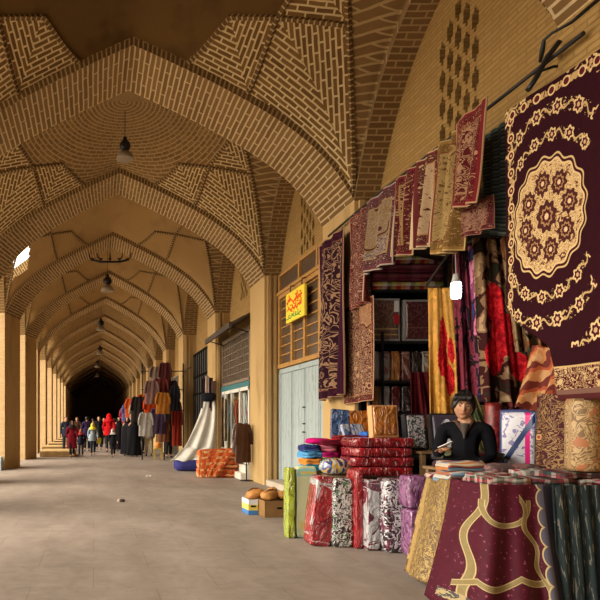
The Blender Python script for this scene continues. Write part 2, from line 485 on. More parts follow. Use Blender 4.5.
# ------------------------------------------------------------------ shop fronts of the right wall
m_gdoor = Mat('grey_blue_painted_planks', .7, .3)
gx = m_gdoor.noise(2, 5, stretch=(1, 1, .12)); gy = m_gdoor.noise(14, 4, stretch=(1, 1, .3))
m_gdoor.color(m_gdoor.mix(((gy-.56)*6).op('ADD', 0, clamp=True)*.6, m_gdoor.mix(gx, (.24, .29, .30), (.34, .39, .38)), (.17, .14, .10))); m_gdoor = m_gdoor.m
m_frame = plain('weathered_orange_wood', (.36, .19, .06), .7, .35, 8)
m_cell = plain('dusty_dark_glass', (.075, .045, .025), .35, .5, 10, .5)
m_conc = plain('worn_concrete_step', (.42, .35, .27), .85, .2, 5, bump=.3)
m_black = plain('black_metal', (.012, .012, .013), .4, .3)
m_white = plain('off_white_paint', (.62, .58, .50), .5, .15, 6)
m_teal = plain('teal_painted_steel', (.03, .13, .14), .5, .2)
m_brownm = plain('corrugated_shutter_brown', (.20, .15, .10), .5, .35, 7, metal=.2)

b = MB(); b.box(3.93, 4.30, 10.42, 13.70, 0, .14, bev=.02)
structure(b.build('trim_30', m_conc))
# closed plank doors
d = MB(); XD = 4.295
d.box(XD-.05, XD-.005, 10.40, 13.70, 2.54, 2.64)
for y in (10.40, 13.62): d.box(XD-.06, XD-.005, y, y+.08, .14, 2.54)
door = structure(d.build('door_1', m_gdoor))
for k in range(4):
    ya = 10.50+k*.78; yb = ya+.765
    l = MB(); n = 4
    for q in range(n):
        a = ya+(yb-ya)*q/n; l.box(XD-.045, XD-.012, a+.004, a+(yb-ya)/n-.004, .16, 2.53, bev=.006)
    l.box(XD-.058, XD-.04, ya+.01, ya+.06, .16, 2.53, bev=.004); l.box(XD-.058, XD-.04, yb-.06, yb-.01, .16, 2.53, bev=.004)
    lf = l.build('door_leaf', m_gdoor, door)
    if k in (1, 2):
        h = MB(); yy = yb-.04 if k == 1 else ya+.04
        for z in (1.25, 1.42, 1.75, .55): h.ball((XD-.065, yy, z), .018)
        h.build('latch', m_black, lf)
# wooden lattice window above the doors
w = MB(); Y0w, Y1w = 10.42, 13.70
for z in (2.66, 4.22): w.box(XD-.09, XD-.005, Y0w, Y1w, z, z+.09)
w.box(XD-.12, XD-.005, Y0w, Y1w, 4.31, 4.38)
cols = [10.42, 11.22, 11.32, 12.05, 12.98, 13.62]
for y in (10.42, 11.15, 11.95, 12.72, 13.58): w.box(XD-.085, XD-.005, y, y+.10, 2.70, 4.28)
w.box(XD-.07, XD-.005, Y0w, Y1w, 4.74, 4.80)
for y in (10.42, 11.3, 12.3, 13.6): w.box(XD-.08, XD-.005, y, y+.08, 4.38, 4.78)
win = structure(w.build('window_1', m_frame))
g = MB(); g.box(XD-.02, XD-.008, Y0w+.05, Y1w-.05, 2.70, 4.76); g.build('pane', m_cell, win)
mu = MB()
for z in [2.75+.205*k for k in range(1, 8)]: mu.box(XD-.045, XD-.015, Y0w+.05, Y1w-.05, z-.012, z+.012)
mu.build('glazing_bar', m_frame, win)
# yellow shop sign
m = Mat('yellow_sign_face', .4, .4); u, v, _ = m.uv('Object')
m.color(m.mix(m.noise(3), (.80, .55, .03), (.85, .68, .06)))
sg = thing('shop_sign', (4.12, 12.2, 3.84), 'small yellow hanging shop sign with red and green script over the grey doors', 'sign')
s = MB(); s.box(-.03, .03, -.55, .55, -.31, .31, bev=.01); s.build('sign_panel', m.m, sg)
def script(mb, y0, y1, z, a, seed, r=.02):
    """joined right-to-left letters: a baseline with bowls, teeth and dots"""
    rnd = random.Random(seed); y = y0; pts = []
    while y < y1:
        w_ = rnd.uniform(.10, .2); kind = rnd.choice('bowl tooth loop'.split())
        for k in range(7):
            q = k/6
            if kind == 'bowl': dz = -a*.9*math.sin(PI*q)
            elif kind == 'tooth': dz = a*1.0*max(0, 1-abs(q-.5)*4)
            else: dz = a*.8*math.sin(2*PI*q)
            pts.append((-.036, y+w_*q, z+dz))
        if rnd.random() < .6:
            for k in range(rnd.choice((1, 2))): mb.ball((-.036, y+w_*.5+k*.05, z+a*1.35*rnd.choice((1, -1))), r*1.05, 8)
        if rnd.random() < .3: mb.tube([(-.036, y, z), (-.036, y-.01, z+a*2.1)], r*.9, 6)
        y += w_
    mb.tube(pts, r, 6)
t_ = MB(); script(t_, -.44, .40, .12, .06, 3, .013); script(t_, -.40, .40, -.05, .055, 8, .012)
t_.build('lettering', plain('red_sign_paint', (.75, .08, .01), .5), sg)
t_ = MB(); script(t_, -.38, .36, -.21, .03, 5, .009); t_.build('lettering', plain('green_sign_paint', (.05, .30, .08), .5), sg)
for yy in (-.35, .35):
    br = MB(); br.tube([(0, yy, .31), (.0, yy, .46), (.16, yy, .46)], .012, 6); br.build('bracket', m_black, sg)

# the second shop front: glazed white doors, grid window, awning
XF = 3.92
f = MB()
for (ya, yb, za, zb) in ((15.02, 15.14, .3, 3.85), (18.22, 18.34, .3, 3.85), (15.02, 18.34, 3.78, 3.88), (15.02, 18.34, 2.52, 2.60)): f.box(XF, XF+.09, ya, yb, za, zb)
fr = structure(f.build('window_2', m_brownm))
t_ = MB(); t_.box(XF-.02, XF+.09, 15.02, 18.34, 2.36, 2.50); t_.build('lintel', m_teal, fr)
t_ = MB()
for k in range(1, 14): t_.box(XF+.02, XF+.045, 15.1+k*.225-.012, 15.1+k*.225+.012, 2.58, 3.8)
for k in range(1, 6): t_.box(XF+.018, XF+.047, 15.1, 18.25, 2.6+k*.2-.01, 2.6+k*.2+.01)
t_.build('lattice', m_brownm, fr)
t_ = MB(); t_.box(XF+.06, XF+.075, 15.1, 18.25, 2.6, 3.8); t_.build('pane', m_cell, fr)
d = MB()
for y in (15.05, 16.0, 16.95, 17.75, 18.22): d.box(XF-.02, XF+.06, y, y+.09, .38, 2.36)
for z in (.38, 2.27): d.box(XF-.02, XF+.06, 15.05, 18.3, z, z+.09)
d.box(XF, XF+.05, 15.05, 16.0, .38, .85)
dd = structure(d.build('door_2', m_white))
gm = Mat('shop_glass', .05, .5); gm.color((.8, .85, .85)); gm.b.inputs['Transmission Weight'].default_value = 1; gm.b.inputs['IOR'].default_value = 1.05
t_ = MB(); t_.box(XF+.02, XF+.03, 15.1, 18.25, .45, 2.3); t_.build('pane', gm.m, dd)
b = MB(); b.box(3.80, 4.16, 15.04, 18.36, 0, .36, bev=.02); b.box(3.68, 3.81, 15.04, 17.4, 0, .17, bev=.02)
structure(b.build('trim_31', m_white))
aw = thing('awning', (3.9, 16.7, 3.9), 'brown corrugated metal awning sloping out over the glazed shop', 'awning')
a_ = MB()
N_ = 44
for side in (0, 1):
    def fn(p, q, side=side):
        y = -1.68+3.3*p; x = .25-.72*q; z = .40-.36*q+.018*math.sin(p*N_*PI) - (.03 if side else 0)
        return Vector((x, y, z))
    a_.grid(fn, N_*4, 3)
a_.build('awning_sheet', m_brownm, aw)
a_ = MB(); a_.box(-.50, -.44, -1.68, 1.62, -.08, .06); a_.build('fascia', plain('dark_awning_fascia', (.05, .035, .025), .6), aw)
for yy in (-1.4, 1.4):
    a_ = MB(); a_.tube([(-.44, yy, 0), (.2, yy, -.2)], .015, 6); a_.build('bracket', m_black, aw)
# things on show behind the glass
disp = [(15.30, 1.75, .32, (.55, .50, .42)), (15.72, 1.35, .32, (.35, .04, .05)), (16.2, 1.85, .32, (.62, .60, .55)), (16.62, 1.25, .30, (.10, .09, .10)), (17.15, 1.7, .34, (.50, .12, .06)), (17.56, 1.2, .30, (.65, .62, .6)), (18.0, 1.6, .32, (.09, .12, .14))]
def garment(name, size, mat, seed=0, sleeves=True):
    """a hanging shirt-like garment centred on x=0, top at z=0, thin along y"""
    W_, H_ = size; rnd = random.Random(seed); mb = MB()
    ph = rnd.random()*6
    def prof(q):
        return W_*(.30+.20*smoothstep(0, .14, q)+.06*q)
    for sd in (1, -1):
        def fn(p, q, sd=sd):
            hw = prof(q); x = (p*2-1)*hw
            return Vector((x, sd*(.035*math.sin(PI*p)**.6+.012*math.sin(p*17+ph+q*3)*math.sin(PI*p)), -H_*q-.03*math.cos((p-.5)*PI)*(1 if q < .03 else 0)))
        mb.grid(fn, 18, 12)
    if sleeves:
        for sx in (1, -1):
            mb.tube([(sx*W_*.36, 0, -.05*H_), (sx*W_*.52, -.01, -.30*H_), (sx*W_*.54, -.02, -.55*H_)], [.05*W_*2, .045*W_*2, .04*W_*2], 8)
    return mb.build(name, mat)
dl = ['cream', 'dark red', 'white', 'black', 'rust red', 'pale grey', 'blue grey']
for k, (y, z, w_, c) in enumerate(disp):
    o = garment('display_shirt', (w_, z-.85 if z > 1.3 else .5), plain('shirt_cloth_%d' % k, c, .9), k)
    o.location = (4.10, y, z+.42); o.rotation_euler = (0, 0, PI/2)
    tag(o, '%s shirt hanging behind the glass of the white framed doors' % dl[k], 'shirt', 'shirts on show behind the glass')

# further fronts: dark steel shutters and recesses
for i in range(6, 13):
    ya, yb = ARCH[i][0]+TH+.05, ARCH[i+1][0]-.05
    X = (ARCH[i][2]+ARCH[i+1][2])/2+SD-.03
    s = MB(); s.box(X-.06, X, ya, yb, 0, 3.5); s.mi = 1
    for z in (2.35, 2.95, 3.45): s.box(X-.09, X-.05, ya, yb, z, z+.06)
    for k in range(7): s.box(X-.09, X-.05, ya+(yb-ya-.06)*k/6, ya+(yb-ya-.06)*k/6+.05, 0, 3.5)
    structure(s.build('door_%d' % (i-3), [plain('dark_shutter_%d' % i, (.035, .03, .026), .6), m_brownm]))
ya, yb = ARCH[5][0]+TH+.05, ARCH[6][0]-.05
X = (ARCH[5][2]+ARCH[6][2])/2+SD-.03
s = MB(); s.box(X-.06, X, ya, yb, 0, 4.0); s.mi = 1
for z in (2.45, 3.1, 3.95): s.box(X-.1, X-.05, ya, yb, z, z+.07)
for k in range(9): s.box(X-.09, X-.05, ya+(yb-ya-.06)*k/8, ya+(yb-ya-.06)*k/8+.05, 0, 4)
structure(s.build('door_10', [plain('dark_steel_door', (.04, .035, .03), .5), m_dark]))

# ------------------------------------------------------------------ lamps, chandelier and litter
m_bulb = Mat('lit_bulb', .3); m_bulb.b.inputs['Emission Color'].default_value = (.85, .95, 1, 1); m_bulb.b.inputs['Emission Strength'].default_value = 14
m_shade = plain('pale_glass_shade', (.26, .21, .15), .3, .1)
def pendant(x, Y, z, top, label, r=.115):
    t = thing('pendant_lamp', (x, Y, z), label, 'lamp', 'pendant lamps down the corridor')
    b = MB(); b.tube([(0, 0, r*.9), (0, 0, top-z)], .008, 6); b.build('cord', m_black, t)
    b = MB(); b.ball((0, 0, 0), r, 18); b.lathe([(0, r*1.5), (r*.35, r*1.45), (r*.4, r*.8), (0, r*.7)], n=12); b.build('lamp_housing', m_black, t)
    b = MB(); b.lathe([(r*.5, -r*.85), (r*1.3, -r*1.5), (r*1.5, -r*2.3), (r*1.35, -r*2.35), (0, -r*2.0)], n=20); b.build('lamp_shade', m_shade, t)
    return t
lab = ['black globe pendant lamp hanging nearest the viewer below the brick dome', 'second pendant lamp, hanging below the black iron chandelier bar', 'third pendant lamp down the corridor', 'fourth pendant lamp down the corridor', 'fifth pendant lamp down the corridor', 'farthest pendant lamp down the corridor']
for k, (px, py, Y) in enumerate(((125, 146, 12.05), (107.5, 281, 21.4), (101, 323, 30.6), (100, 349, 39.9), (97.5, 363, 49.2), (97, 373, 58.5))):
    p = at(px, py, Y); pendant(p.x, Y, p.z, 7.7, lab[k], .115 if k == 0 else .16)
p = at(110, 260, 19.0)
ch = thing('chandelier', (p.x, 19.0, p.z), 'black wrought iron bar with upturned arms hanging from the second arch', 'chandelier')
b = MB(); b.tube([(-.55, 0, 0), (-.3, 0, -.06), (.3, 0, -.06), (.55, 0, 0)], .035, 8)
b.build('iron_bar', m_black, ch)
for x in (-.55, -.28, 0, .28, .55):
    b = MB(); b.tube([(x, 0, -.03), (x+(.10 if x > 0 else -.10 if x < 0 else 0), 0, .10), (x+(.12 if x > 0 else -.12 if x < 0 else 0), 0, .24)], [.03, .022, .012], 8)
    b.lathe([(0, 0), (.05, .02), (.055, .05), (0, .04)], (x, 0, .0), 10); b.build('arm', m_black, ch)
b = MB(); b.tube([(0, 0, 0), (0, 0, 7.13-p.z)], .01, 6); b.build('rod', m_black, ch)
b = MB(); b.ball((0, 0, .028), .05, 10, 1.2, .8, .6, mi=0); b.ball((-.05, .01, .02), .035, 8, mi=1)
o = b.build('crumpled_wrapper', [plain('dark_wrapper', (.05, .035, .03), .6), plain('pale_wrapper', (.45, .36, .28), .6)]); o.location = (.32, 6.55, 0); o.location = (at(122, 502, 6.0*1.0).x*0+(122-CX)*10.9/F, 10.9, 0)
tag(o, 'small dark crumpled wrapper lying alone on the open floor', 'litter')
b = MB(); b.grid(lambda p, q: Vector(((p-.5)*.16, (q-.5)*.13, .012+.035*math.sin(p*5+q*2)**2)), 8, 8); b.box(-.03, .05, -.04, .03, .0, .035, bev=.008)
o = b.build('paper_scrap', plain('white_paper', (.55, .52, .48), .8)); o.location = ((149-CX)*15.8/F, 15.8, 0)
tag(o, 'small white paper scrap lying on the floor towards the crowd', 'litter')
# pale box beside the left pier
b = MB(); b.box(-3.35, -2.76, 17.95, 18.33, 0, .40, bev=.02)
o = b.build('metal_box', plain('pale_blue_steel', (.34, .42, .46), .5)); tag(o, 'pale blue steel box standing against the foot of the left brick pier', 'box')
h = MB(); h.box(-2.98, -2.9, 17.93, 17.95, .27, .31); h.build('latch', m_black, o)
# ------------------------------------------------------------------ textile materials
CREAM, GOLD, MAR, DMAR, TAN = (.58, .41, .20), (.34, .20, .06), (.13, .008, .018), (.045, .005, .012), (.42, .29, .14)
def step01(e, a, w=.03): return ((e-a)*(1/w)).op('ADD', 0, clamp=True)
def vines(m, u, v, sc, w=.035, warp=2.0):
    """thin curling stems: contour lines of a warped noise"""
    n = m.noise(sc, 1.5, m.vec(u, v), dist=warp)
    return ((n-.5).abs()).lt(w).mx(((n-.62).abs()).lt(w*.6)).mx(((n-.38).abs()).lt(w*.6))
def flowers(m, u, v, sc, r0=.30, rnd=.6):
    k = m.n('ShaderNodeTexVoronoi'); k.inputs['Scale'].default_value = sc; k.inputs['Randomness'].default_value = rnd
    m.l(m.vec(u, v), k.inputs['Vector']); d = E(m.nt, k.outputs['Distance'])
    return d, E(m.nt, k.outputs['Color']) if False else k.outputs['Color']
def pile(m, s=.25): m.bump(m.noise(60, 2), s, .004)
def carpet_mat(name, W_, H_, bg=DMAR, fg=CREAM, mid=GOLD, sc=9, border=.10, medal=None, dens=.05, bandcol=None):
    m = Mat(name, .85, .12)
    u, v, _ = m.uv(); x, y = u*W_, v*H_
    c = m.mix(vines(m, x, y, sc, dens), bg, fg)
    d, _c = flowers(m, x, y, sc*.75)
    c = m.mix(d.lt(.30), c, fg); c = m.mix(d.lt(.20), c, tuple(q*1.6+.01 for q in bg)); c = m.mix(d.lt(.08), c, mid)
    if medal:
        mx_, my_, a, b = medal
        px, py = (x-mx_)/a, (y-my_)/b; r = (px*px+py*py).sqrt(); th = py.atan2(px)
        rr = r*((th*12).sin()*.05+1)
        inn = m.mix(vines(m, x, y, sc*1.4, .05), fg, mid); inn = m.mix(d.lt(.22), inn, bg)
        c = m.mix(rr.lt(1.12), c, mid); c = m.mix(rr.lt(1.06), c, bg); c = m.mix(rr.lt(1.0), c, inn)
    e = x.mn((x*-1)+W_).mn(y.mn((y*-1)+H_))
    band = m.mix(vines(m, x, y, sc*1.8, .07), bandcol or fg, bg)
    c = m.mix(1.0, c, (.46, .43, .42), 'MULTIPLY')
    band = m.mix(1.0, band, (.55, .52, .50), 'MULTIPLY')
    c = m.mix(e.lt(border*1.15), c, tuple(q*.7 for q in mid)); c = m.mix(e.lt(border*1.05), c, band); c = m.mix(e.lt(border*.35), c, bg); c = m.mix(e.lt(border*.12), c, tuple(q*.7 for q in fg))
    m.color(c); pile(m); return m.m
def big_carpet_mat():
    W_, H_ = 1.12, 2.62
    m = Mat('maroon_medallion_carpet', .85, .1)
    u, v, _ = m.uv(); x, y = (u-.46)*W_, v*H_-1.53
    fine = m.noise(26, 2, m.vec(x, y), dist=1.0)
    c = m.mix(fine, (.016, .0015, .004), (.030, .003, .007))
    a, b = .375, .465
    px, py = x/a, y/b; r = (px*px+py*py).sqrt(); th = py.atan2(px)
    wav = r/((th*16).sin()*.035+1)
    # chains of rosettes on rings round the medallion
    def chain(c, ring, n, rad, ph, arc=None):
        seg = 2*PI/n; tm = (th+ph).mod(seg)-seg/2
        lx, ly = r*tm.cos()-ring, r*tm.sin()
        d = (lx*lx+ly*ly).sqrt(); d2 = d/((ly.atan2(lx)*6).sin()*.16+1)
        ok = r.gt(ring-.35)
        link = (((r-ring)+(th*n*1.5).sin()*.06).abs().lt(.022)).mx(((r-ring).abs().lt(rad*.9))*(fine.gt(.60)))
        if arc is not None: link = link*arc; ok = arc
        c = m.mix(link, c, (.45, .30, .13))
        c = m.mix((d2.lt(rad))*ok, c, CREAM); c = m.mix((d2.lt(rad*.68))*ok, c, (.05, .006, .01)); c = m.mix((d2.lt(rad*.30))*ok, c, (.50, .30, .16))
        return c
    vert = (th.sin().abs()).gt(.62)
    c = chain(c, 1.42, 18, .115, .1, vert)
    c = chain(c, 1.88, 20, .13, .0, (th.sin().abs()).gt(.72))
    c = chain(c, 2.55, 24, .15, .1, (th.sin().abs()).gt(.80))
    # running rosettes near the sides and top
    e = x+.46*W_
    ps = .155; yy = (y+.03).mod(ps)-ps/2
    for off, rad in ((.075, .045),):
        lx = e-off; d = (lx*lx+yy*yy).sqrt()
        c = m.mix(((lx-(y*20).sin()*.02).abs().lt(.012))+(lx.abs().lt(.04))*fine.gt(.56), c, (.42, .27, .11))
        c = m.mix(d.lt(rad), c, CREAM); c = m.mix(d.lt(rad*.68), c, (.08, .008, .012)); c = m.mix(d.lt(rad*.28), c, (.5, .3, .15))
    et = y*-1+(H_-1.53); xx = (x+.03).mod(ps)-ps/2; d = ((et-.07)*(et-.07)+xx*xx).sqrt()
    c = m.mix((et-.07).abs().lt(.03)*fine.gt(.5), c, (.42, .27, .11)); c = m.mix(d.lt(.042), c, CREAM); c = m.mix(d.lt(.028), c, (.08, .008, .012))
    # medallion
    c = m.mix(wav.lt(1.07), c, (.50, .35, .16)); c = m.mix(wav.lt(1.035), c, (.04, .004, .008)); c = m.mix(wav.lt(.985), c, CREAM)
    vn = m.noise(30, 1.5, m.vec(x, y), dist=2.5)
    c = m.mix(wav.lt(.95)*((vn-.5).abs().lt(.045)), c, (.22, .10, .03))
    leaf = m.noise(16, 1, m.vec(x, y), dist=1.5)
    c = m.mix(wav.lt(.93)*leaf.gt(.62), c, (.10, .03, .02))
    def rose(c, lx, ly, rad):
        d = (lx*lx+ly*ly).sqrt(); d = d/((ly.atan2(lx)*9).sin()*.12+1)
        c = m.mix(d.lt(rad), c, (.055, .012, .012)); c = m.mix(d.lt(rad*.62), c, (.30, .17, .07)); c = m.mix(d.lt(rad*.46), c, (.06, .008, .01)); return m.mix(d.lt(rad*.22), c, (.6, .42, .25))
    seg = 2*PI/8; tm = (th+.2).mod(seg)-seg/2
    c = rose(c, r*tm.cos()-.62, r*tm.sin(), .20)
    c = rose(c, px, py, .27)
    # the cream frieze at the bottom
    yb = v*H_
    fr = m.mix(vines(m, x, y, 14, .05, 1.5), (.45, .31, .15), (.06, .005, .008))
    c = m.mix(yb.lt(.42), c, (.02, .002, .005)); c = m.mix(yb.lt(.28), c, (.45, .30, .13)); c = m.mix(yb.lt(.265), c, fr); c = m.mix(yb.lt(.09), c, (.14, .07, .05)); c = m.mix(yb.lt(.05), c, (.06, .012, .012))
    m.color(c); pile(m); return m.m
def floral_mat(name, cols, sc=3.0, gloss=.8, stretch=(1, 1, .6), uvs=True, dist=1.2):
    m = Mat(name, gloss, .08 if gloss > .4 else .4)
    n = m.noise(sc, 3, m.uvv() if uvs else m.obv(), dist=dist, rough=.6)
    k = len(cols); st = [(.30+.42*i/max(1, k-1), tuple(q*.75 for q in cols[i])) for i in range(k)]
    m.color(m.ramp(n, st, 'CONSTANT')); pile(m, .2); return m
def plastic_mat(name, cols, sc=4, rough=.12, stripes=None, noise_mix=None):
    """printed textile inside crinkled clear film"""
    m = floral_mat(name, cols, sc, rough)
    m.b.inputs['Coat Weight'].default_value = 1.0; m.b.inputs['Coat Roughness'].default_value = .06
    n = m.noise(5, 5, m.obv(), dist=1.5, stretch=(1.5, 1.5, 1)); m.bump(n, 1.0, .10)
    # pale sheen on the film's crinkles, painted into the colour
    w_ = m.noise(16, 5, m.obv(), dist=2.0, stretch=(2, 2, .6))
    src = m.b.inputs['Base Color'].links[0].from_socket
    m.color(m.mix(((w_-.60)*7).op('ADD', 0, clamp=True)*.7, src, (.75, .70, .70)))
    return m.m
def stripe_mat(name, cols, period, axis='v', rough=.85):
    m = Mat(name, rough, .15); u, v, _ = m.uv(); a = v if axis == 'v' else u
    f = (a/period).mod(1.0); k = len(cols)
    m.color(m.ramp(f, [(i/k, tuple(q*.7 for q in cols[i])) for i in range(k)], 'CONSTANT')); pile(m); return m.m
def check_mat(name, cols, sx, sy):
    m = Mat(name, .85, .15); u, v, _ = m.uv(); k = len(cols)
    a = m.ramp((u/sx).mod(1.0), [(i/k, cols[i]) for i in range(k)], 'CONSTANT'); b = m.ramp((v/sy).mod(1.0), [(i/k, cols[(i*2+1) % k]) for i in range(k)], 'CONSTANT')
    m.color(m.mix(1.0, m.mix(.5, a, b), (.7, .7, .7), 'MULTIPLY')); pile(m); return m.m

# ------------------------------------------------------------------ textile shapes
def cloth(name, c00, c10, c01, c11, mat, fold=.03, nf=3, n=(28, 36), bulge=0, thick=.010, seed=0, parent=None, low=None, sag=0, uvs=(1, 1), gather=0):
    """hanging cloth: c0x = top corners, c1x... c00 top a, c10 top b, c01 bottom a, c11 bottom b"""
    rnd = random.Random(seed); ph = [rnd.uniform(0, 6) for _ in range(4)]
    c00, c10, c01, c11 = map(Vector, (c00, c10, c01, c11))
    nrm = (c10-c00).cross(c01-c00).normalized()
    mb = MB()
    def fn(p, q):
        pp = p+gather*(1-q)*.06*math.sin(2*PI*p)
        P = (c00.lerp(c10, pp)).lerp(c01.lerp(c11, p), q if low is None else q*low(p))
        am = fold*(.35+.65*q)
        off = am*math.sin(2*PI*nf*p+ph[0]+.6*math.sin(3*q+ph[1]))+.4*am*math.sin(2*PI*nf*2.3*p+ph[2]+q*2)+bulge*math.sin(PI*p)*math.sin(PI*q)
        P = P+nrm*off
        P.z -= sag*math.sin(PI*p)*(1-q)
        return P
    mb.grid(fn, n[0], n[1], uvf=lambda p, q: (p*uvs[0], (1-(q if low is None else q*low(p)))*uvs[1]))
    o = mb.build(name, mat, parent, recalc=False)
    md = o.modifiers.new('thickness', 'SOLIDIFY'); md.thickness = thick; md.offset = 0
    return o
def se(c, e): return math.copysign(abs(c)**e, c)
def puff(mb, sx, sy, sz, e=.35, M=None, n=(28, 16), wr=0, seed=0, mi=None, uvk=(1, 1)):
    """rounded cushion-like block centred at the origin (half sizes)"""
    rnd = random.Random(seed); ph = [rnd.uniform(0, 6) for _ in range(6)]
    M = M or Matrix.Identity(4)
    def fn(p, q):
        a = 2*PI*p; b = PI*(q-.5)
        cb = se(math.cos(b), e); x = sx*se(math.cos(a), e)*cb; y = sy*se(math.sin(a), e)*cb; z = sz*se(math.sin(b), e)
        if wr:
            k = 1+wr*(math.sin(9*x/sx+ph[0]+4*z/sz)+math.sin(7*y/sy+ph[1]+5*z/sz+ph[2])+.6*math.sin(17*x/sx+13*z/sz+ph[3]))
            x *= k; y *= k; z *= 1+wr*.7*math.sin(5*x/sx+ph[4])
        return M @ Vector((x, y, z))
    mb.grid(fn, n[0], n[1], uvf=lambda p, q: (p*(sx+sy)*2.2*uvk[0], q*sz*2.4*uvk[1]), mi=mi, closeu=True)
def package(name, loc, size, mat, label, cat, group=None, rz=0, lean=(0, 0), e=.3, wr=.02, seed=0, parts=None):
    """soft block standing on loc (centre of its foot)"""
    mb = MB(); sx, sy, sz = [q/2 for q in size]
    M = Matrix.Translation((0, 0, sz))
    puff(mb, sx, sy, sz, e, M, (36, 24), wr, seed)
    o = mb.build(name, mat, None); o.location = loc; o.rotation_euler = (lean[0], lean[1], rz)
    return tag(o, label, cat, group)
def folded(name, loc, size, mats, label, cat, group=None, rz=0, layers=3, seed=0, e=.45):
    """one folded blanket: rounded layers joined by a fold on the front"""
    mb = MB(); W_, D_, H_ = size; h = H_/layers; rnd = random.Random(seed)
    # continuous snake section (y,z) with thickness, swept along x
    sec = []
    for k in range(layers):
        z0 = h*k+h*.5; ys = (-D_/2+h*.5, D_/2-h*.5)
        a, b = (ys if k % 2 == 0 else ys[::-1])
        for q in range(5): sec.append((a+(b-a)*q/4, z0))
        if k < layers-1:
            sg = 1 if b > 0 else -1
            for q in (1, 2, 3): t = -PI/2+PI*q/4; sec.append((b+sg*h*.5*math.cos(t), z0+h*.5+h*.5*math.sin(t)))
    th = h*.47; nx = 14
    def offs(sec, s):
        out = []
        for i, (y, z) in enumerate(sec):
            a = sec[max(i-1, 0)]; b = sec[min(i+1, len(sec)-1)]; dy, dz = b[0]-a[0], b[1]-a[1]; l = math.hypot(dy, dz) or 1
            out.append((y-dz/l*s, z+dy/l*s))
        return out
    loop = offs(sec, th)+offs(sec, -th)[::-1]; nl = len(loop)
    ph = rnd.uniform(0, 6)
    L = [0]
    for i in range(nl): L.append(L[-1]+math.hypot(loop[(i+1) % nl][0]-loop[i][0], loop[(i+1) % nl][1]-loop[i][1]))
    def fn(p, q):
        i = int(round(q*nl)) % nl; x = (p-.5)*W_; y, z = loop[i]
        edge = 1-.10*abs(2*p-1)**6
        return Vector((x, y*edge+.012*math.sin(5*p+ph+z*30), max(0.001, z*(1-.06*abs(2*p-1)**4)+.006*math.sin(9*p+ph+i))))
    V = mb.grid(fn, nx, nl, uvf=lambda p, q: (p*W_, q*L[-1]))
    for row in (V[0], V[-1]):
        r2 = [v for v in row[:-1]]
        half = nl//2
        for i in range(half-1):
            try: f = mb.bm.faces.new((r2[i], r2[i+1], r2[nl-2-i], r2[nl-1-i])); mb.boxuv(f)
            except (ValueError, IndexError): pass
    o = mb.build(name, mats); o.location = loc; o.rotation_euler = (0, 0, rz)
    return tag(o, label, cat, group)

# ------------------------------------------------------------------ the rail and the carpets on it
XR_ = 3.85
b = MB(); b.tube([(XR_+.03, 4.75, 4.53), (XR_+.03, 6.5, 4.54), (XR_+.03, 8.2, 4.56), (XR_+.03, 9.9, 4.52)], .018, 8)
rail = tag(b.build('hanging_rail', m_rail), 'thin black rail along the right wall that carries the hanging carpets', 'rail')
for y in (5.35, 7.2, 8.9, 9.7):
    q = MB(); q.tube([(XR_+.03, y, 4.54), (XR_+.25, y, 4.62), (4.35 if y < 9 else 3.97, y, 4.64)], .012, 6); q.build('bracket', m_rail, rail)
# the cable and pole end dangling above the great carpet
q = MB(); q.tube([at(600, -2, 4.6), at(572, 22, 4.7), at(552, 33, 4.8), at(544, 40, 4.85), at(542, 52, 4.9), at(540, 62, 4.95)], [.018, .014, .012, .014, .02, .012], 8)
tag(q.build('cable', m_black), 'black cable curling down the brick above the great medallion carpet', 'cable')
q = MB(); q.tube([at(560, 41, 5.0), at(548, 56, 5.05), at(536, 78, 5.1), at(528, 90, 5.1)], .022, 8)
tag(q.build('iron_strut', m_black), 'short black iron strut slanting above the corner of the great carpet', 'strut')

def onrail(name, x0, x1, zt, zb0, zb1, mat, label, X=XR_, X2=None, fold=.03, nf=2, seed=0, cat='carpet', group='carpets hung along the rail', toe=0, bulge=0, flap=True, thick=.012):
    """px columns x0..x1 on the rail; the bottom corners may swing away from the wall by toe"""
    Ya, Yb = (X*F/(x0-CX)), (X*F/(x1-CX))
    o = cloth(name, (X, Ya, zt), (X, Yb, zt), (X-toe*.3, Ya, zb0), (X-toe, Yb, zb1), mat, fold*1.5, nf+.7, seed=seed, thick=thick, bulge=bulge)
    return tag(o, label, cat, group)
onrail('carpet', 319, 346, 4.40, 1.80, 1.86, carpet_mat('carpet_plum', 1.1, 2.6, (.035, .004, .016), (.50, .30, .17), (.22, .08, .05), 3.2, .13, None, .028, (.09, .01, .03)), 'tall dark plum carpet with a cream zigzag border hanging beside the yellow sign', X=3.78, fold=.05, nf=2, seed=1)
onrail('carpet', 351, 368, 4.50, 3.10, 3.15, carpet_mat('carpet_red_dots', .5, 1.4, (.16, .012, .018), (.68, .45, .30), (.4, .05, .03), 16, .03, None, .02), 'narrow crimson carpet strewn with small pale flowers, left end of the rail', X=3.86, fold=.05, nf=2, seed=2)
onrail('carpet', 343, 373, 3.22, 1.72, 1.76, carpet_mat('carpet_vine', 1.2, 1.5, (.10, .010, .012), (.66, .42, .24), (.40, .18, .08), 8, .09, (1.05, 1.45, .42, .36), .03), 'maroon vine carpet with a corner medallion, hung low beside the plum carpet', X=3.90, fold=.02, nf=1.5, seed=3)
onrail('carpet', 365, 399, 4.47, 3.50, 3.42, carpet_mat('carpet_greyfield', 1.0, 1.1, (.10, .022, .03), (.46, .38, .30), (.36, .22, .08), 9, .16, (.35, .75, .5, .4), .05), 'grey and maroon folded carpet with a gold border, hanging above the shelf', X=3.78, fold=.04, nf=1.5, seed=4, toe=.10)
